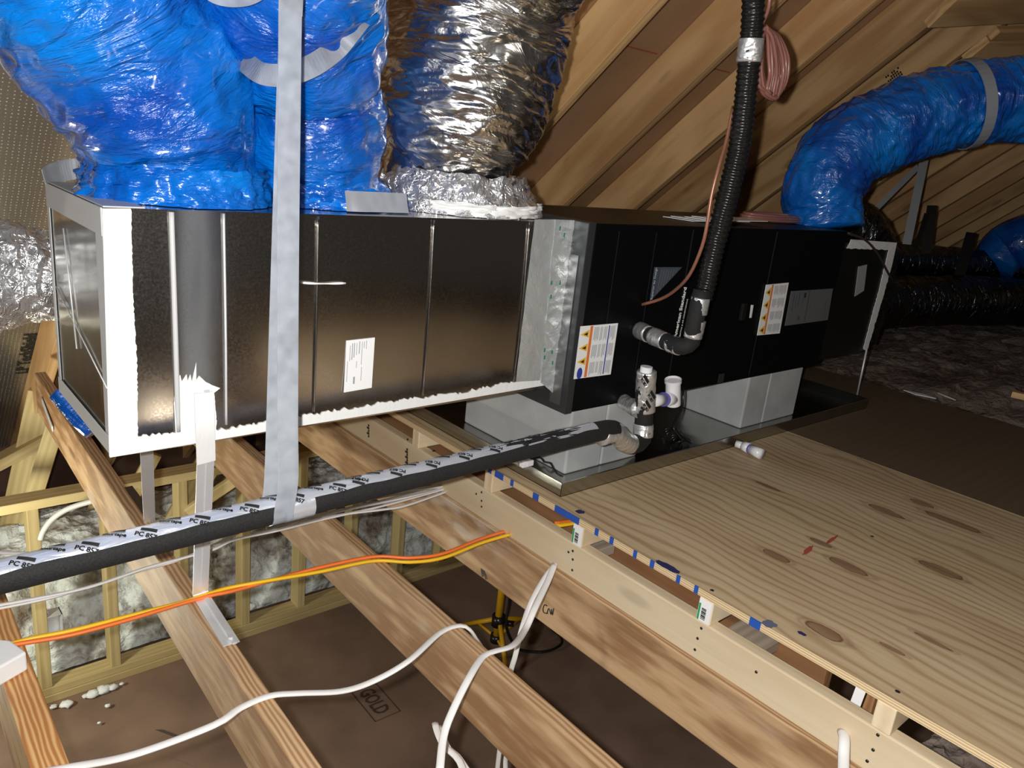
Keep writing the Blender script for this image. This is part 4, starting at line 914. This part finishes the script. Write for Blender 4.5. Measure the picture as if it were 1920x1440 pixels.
# ------------------------------------------------------------------ refrigerant line
XL = 1.405
t = thing('suction_line', 'black corrugated insulated refrigerant line dropping in front of the air handler', 'pipe', at(1305, 620, Y=-.28))
def corr(u, a, r): return .0015 * math.sin(u * 2 * math.pi / .0145) + .0012 * noise.noise(Vector((u * 40, math.cos(a) * 2, math.sin(a) * 2)))
ps_ = [at(1425, -260, Y=-.32), at(1416, -60, Y=-.3), at(1413, 0, Y=-.3), at(1410, 60, Y=-.3), at(1405, 110, Y=-.3), at(1396, 200, Y=-.3), at(1383, 290, Y=-.3), at(1360, 385, Y=-.3), at(1336, 480, Y=-.3), at(1319, 560, Y=-.3)]
tube('corrugated_sleeve', ps_, [.0275] * 8 + [.025, .023], BLACKS, t, 30, step=.0018, disp=corr)
m = MB(); m.tube([at(1409, 72, Y=-.3), at(1404, 116, Y=-.3)], [.031, .03], 30, step=.004, disp=folds(.003, 25, .003), smoothpath=False); m.build('silver_tape_wrap', WF, t, smooth=True)
tube('foam_elbow', [at(1317, 545, Y=-.3), at(1309, 575, Y=-.3), at(1301, 615, Y=-.3), at(1297, 640, Y=-.292), at(1280, 650, Y=-.275), at(1256, 643, Y=-.225), at(1225, 630, Y=-.15), at(1197, 618, Y=-.066)], [.024, .0235, .0235, .0235, .0235, .0235, .0225, .0225], RUBBER, t, 26)
for a, b in (((1314, 558, -.3), (1308, 588, -.3)), ((1306, 600, -.3), (1299, 632, -.297))):
    m = MB(); m.tube([at(a[0], a[1], Y=a[2]), at(b[0], b[1], Y=b[2])], .0252, 28, step=.004, disp=folds(.001, 25, .0014), smoothpath=False); m.build('silver_tape_wrap', WF, t, smooth=True)
for a, b in (((1274, 650, -.262), (1257, 644, -.226)), ((1248, 640, -.206), (1224, 630, -.148)), ((1217, 627, -.13), (1199, 619, -.072))):
    m = MB(); m.tube([at(a[0], a[1], Y=a[2]), at(b[0], b[1], Y=b[2])], .0250, 28, step=.004, disp=folds(.001, 25, .0014), smoothpath=False); m.build('silver_tape_wrap', WF, t, smooth=True)
tag(tube('liquid_line', [at(1375, 200, Y=-.26), at(1362, 263, Y=-.28), at(1347, 315, Y=-.30), at(1334, 367, Y=-.30), at(1326, 420, Y=-.30), at(1316, 463, Y=-.29), at(1293, 515, Y=-.25), at(1265, 545, Y=-.18), at(1238, 561, Y=-.12), at(1204, 571, Y=-.066)], .0048, COPM, seg=10), 'thin bare copper line curving into the air handler front', 'copper tube')
# hanging coil
t = thing('copper_coil', 'hanging bundle of pinkish brown tubing looped beside the black line', 'tubing coil', at(1450, 190, Y=-.3))
m = MB(); r_ = random.Random(2)
for k in range(9):
    f_ = k / 8; top = (1433 + 4 * f_, 52 + 3 * math.sin(k)); xr = 1444 + 34 * f_; yb = 176 + 12 * math.sin(f_ * 3.1)
    y_ = -.30 + .012 * (k % 3)
    lp_ = [top, (top[0] + (xr - top[0]) * .55, 68), (xr - 3 + 2 * math.sin(k), 105), (xr - 1, 140), (xr - 6 - 5 * f_, yb - 8), (1447 + 8 * f_, yb), (1424 + 14 * f_, yb - 14), (1419 + 11 * f_, 135), (1423 + 7 * f_, 95), (1427 + 4 * f_, 68), top]
    m.tube([at(px, py, Y=y_ + .006 * math.sin(i + k)) for i, (px, py) in enumerate(lp_)], .0048, 8, step=.008)
m.build('loops', COPPER, t, smooth=True)
tube('lead', [at(1450, -220, Y=-.3), at(1443, -50, Y=-.3), at(1443, 0, Y=-.3), at(1438, 25, Y=-.3), at(1430, 42, Y=-.3), at(1428, 58, Y=-.3)], .0048, COPPER, t, 8)

# ------------------------------------------------------------------ cables
def cable(lab, pts, r=.0062, mat=NMW, group=None, flat=.5, cat='cable', up=(0, 0, 1)):
    o = tube('electrical_cable', pts, r * 1.3, mat, None, 10, flat=flat, up=up, step=.012); tag(o, lab, cat, group); return o
ZC = JT + .006
Z = lambda px, py, z=ZC: at(px, py, Z=z)
cable('white cable snaking from the bottom left over the middle joist', [Z(60, 1452), Z(130, 1439, ZC), Z(250, 1415, ZC - .03), Z(400, 1360, ZC), Z(450, 1328), Z(505, 1305), Z(560, 1300, ZC - .01), Z(640, 1296, ZC - .03), Z(700, 1277, ZC - .03), Z(765, 1240, ZC), Z(825, 1187), Z(862, 1173), Z(880, 1180, ZC - .01), Z(893, 1198, ZC - .05), Z(905, 1215, ZC - .12)], .0068)
cable('wide white cable draped over the middle joist toward the bottom edge', [at(1040, 1058, X=1.027), at(1027, 1090, X=.97), at(1003, 1140, X=.88), Z(985, 1180, ZC - .05), Z(962, 1210, ZC - .01), Z(925, 1222), Z(905, 1232, ZC), Z(880, 1270, ZC), Z(850, 1330, ZC - .03), Z(832, 1380, ZC - .06), Z(824, 1450, ZC - .08)], .0068)
cable('white cable dropping from the ledger behind the middle joist', [at(1042, 1056, X=1.03), at(1020, 1085, X=.99), at(995, 1130, X=.93), at(978, 1180, X=.9), at(966, 1230, X=.88), at(955, 1275, X=.88), at(935, 1420, X=.88), at(930, 1480, X=.88)], .0062)
cable('second white strand hanging below the middle joist at the bottom edge', [at(955, 1400, X=.84), at(948, 1425, X=.84), at(950, 1480, X=.84)], .006)
cable('cut white cable end curling below the joists at the bottom', [Z(816, 1356, -.36), Z(820, 1372, -.36), Z(832, 1398, -.36), Z(848, 1412, -.36), Z(862, 1428, -.36), Z(874, 1460, -.36)], .0062)
cable('white cable looped beside the cut cable end at the bottom', [Z(824, 1362, -.37), Z(832, 1385, -.37), Z(842, 1405, -.38), Z(858, 1418, -.38), Z(880, 1450, -.38)], .0055)
cable('white cable coming out of a hole in the pale ledger at the bottom right', [at(1580, 1372, X=1.05), at(1583, 1384, X=1.03), at(1582, 1410, X=1.01), at(1581, 1480, X=1.0)], .0085, flat=.7)
bnd = [((832, 913), (700, 935), (560, 965), (480, 985), (400, 1022), (330, 1052), (260, 1071), (100, 1120), (-60, 1152)), ((830, 918), (720, 948), (600, 975), (520, 995), (440, 1012), (400, 1030), (340, 1047), (270, 1066), (150, 1105), (-60, 1145)),
       ((828, 910), (720, 925), (600, 955), (500, 985)), ((826, 914), (740, 935), (640, 955), (540, 985), (470, 998)), ((830, 921), (760, 945), (720, 952), (640, 962), (560, 978)), ((824, 907), (740, 922), (620, 948), (520, 978)), ((822, 911), (700, 940), (600, 962), (500, 992)), ((820, 916), (760, 930), (660, 950), (560, 972), (500, 990))]
desc = ['longest white cable from the bundle crossing the left joist', 'white cable lying just above the longest bundle cable'] + ['%s short white cable of the bundle entering the ledger under the foam pipe' % q for q in ORD[:6]]
for k, b in enumerate(bnd):
    P = [Z(px, py + 3 * (k > 1), ZC + .007 * (k % 3)) for px, py in b]; P = [at(b[0][0] + 6, b[0][1] - 1, X=1.055)] + P
    cable(desc[k], P, .0052, group='white cable bundle' if k > 1 else None)
cable('white cable at the left edge running behind the foam pipe', [Z(-40, 1034, -.22), Z(0, 1036, -.22), Z(60, 1038, -.22), Z(120, 1036, -.22), Z(200, 1020, -.22)], .006)
cable('thin grey cable arching in front of the low wall top plate', [dp(76, 1012, 3.2), dp(82, 995, 3.2), dp(100, 972, 3.2), dp(130, 953, 3.2), dp(180, 938, 3.2), dp(230, 930, 3.2)], .009, plain('grey_cable', (.6, .6, .58), .5), flat=1)
for nm, mt, dy in (('orange', NMO, -4), ('yellow', NMY, 4)):
    s = 1 if nm == 'yellow' else -1
    cable('%s cable running in the pair across all the joists' % nm, [at(960, 999 + dy * .5, X=1.052), Z(950, 1000 + dy), Z(900, 1015 + dy), Z(830, 1042 + dy), Z(770, 1050 + dy), Z(700, 1048 + dy), Z(600, 1068 + dy), Z(500, 1090 - dy * .2, ZC + .004 * s), Z(430, 1106 - dy * .9 if nm == 'orange' else 1102), Z(396, 1114 - dy * .6), Z(340, 1131 - dy * .2), Z(250, 1156 - dy * .8), Z(140, 1185 - dy), Z(60, 1200 - dy * .8), Z(0, 1212), Z(-60, 1218)], .0065, mt, flat=.6)
    cable('%s cable stub seen again beyond the ledger gap' % nm, [at(1040, 984 + dy * .6, Z=-.09), at(1060, 981 + dy * .6, Z=-.09), at(1090, 976 + dy * .6, Z=-.09)], .0065, mt, flat=.6)
# white cap at far left
c = at(0, 1240, Z=JT + .0)
t = thing('white_carton', 'overexposed white carton corner resting on the bottom left joist', 'carton', c)
A_ = [at(50, 1222, Z=JT + .045), at(-70, 1290, Z=JT + .045), at(-90, 1190, Z=JT + .045), at(20, 1200, Z=JT + .045)]
m = MB(); m.prism(A_, (0, 0, -.042)); m.build('carton_body', PAPER, t, bevel=.004)

# ------------------------------------------------------------------ tripod on lower floor
hub = at(934, 1166, Z=-1.52)
feet = [at(864, 1172, Z=-1.71), at(1010, 1158, Z=-1.71), at(950, 1262, Z=-1.71)]
t = thing('light_tripod', 'yellow work light tripod with black clamps standing in the room below', 'tripod', (hub.x, hub.y, -1.72))
tube('pole', [hub + Vector((0, 0, -.12)), hub + Vector((0, 0, .62))], .020, TRIY, t, 14, smoothpath=False)
tube('upper_pole', [hub + Vector((0, 0, .60)), hub + Vector((0, 0, 1.0))], .014, TRIY, t, 12, smoothpath=False)
tube('clamp', [hub + Vector((0, 0, -.02)), hub + Vector((0, 0, .04))], .036, BLACKS, t, 14, smoothpath=False)
tube('clamp', [hub + Vector((0, 0, -.12)), hub + Vector((0, 0, -.08))], .034, BLACKS, t, 14, smoothpath=False)
tube('clamp_knob', [hub + Vector((.03, -.03, .0)), hub + Vector((.06, -.06, .0))], .016, BLACKS, t, 10, smoothpath=False)
for foot in feet:
    e = foot - hub; e.z = 0; e.normalize(); kn = hub + (foot - hub) * .5
    tube('leg', [hub + e * .03, foot], .013, TRIY, t, 10, smoothpath=False)
    tube('spreader', [hub + Vector((0, 0, -.10)), kn], .009, TRIY, t, 8, smoothpath=False)
cable('thin black power cord looping on the floor around the tripod', [at(957, 1100, Z=-1.3), at(955, 1130, Z=-1.4), at(949, 1165, Z=-1.5), at(956, 1195, Z=-1.6), at(975, 1218, Z=-1.69), at(1020, 1222, Z=-1.7), at(1050, 1210, Z=-1.7), at(1052, 1195, Z=-1.7), at(1035, 1180, Z=-1.7)], .006, BLACKS, flat=1, cat='power cord')

# ------------------------------------------------------------------ far attic floor
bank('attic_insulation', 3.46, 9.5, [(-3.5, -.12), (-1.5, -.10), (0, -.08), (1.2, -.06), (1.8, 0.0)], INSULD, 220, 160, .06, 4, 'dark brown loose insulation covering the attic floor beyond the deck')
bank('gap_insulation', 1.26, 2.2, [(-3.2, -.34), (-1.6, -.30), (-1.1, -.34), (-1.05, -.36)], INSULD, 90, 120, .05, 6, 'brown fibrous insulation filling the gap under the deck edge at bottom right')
for (a, b, lab) in (((1715, 740), (1755, 748), 'thin white paper scrap on the dark insulation past the deck edge'), ((1780, 745), (1792, 751), 'tiny white scrap right of the paper strip')):
    p = at(*a, Z=.03); q = at(*b, Z=.03); m = MB(); m.prism([p, q, q + Vector((.02, .06, .0)), p + Vector((.02, .06, 0))], (0, 0, .003)); tag(m.build('paper_scrap', PAPER), lab, 'paper scrap')
tag(lumber('wood_scrap', at(1897, 738, Z=.03), at(1960, 752, Z=.03), .05, .03, W_RAFT), 'short wood scrap in the dark at the right edge', 'wood scrap')
webbing('sleeve', [at(1603, 1322, X=1.12), at(1615, 1290, X=1.12)], .02, PAPER, 'pale cable sleeve visible in the gap behind the ledger', cat='cable')
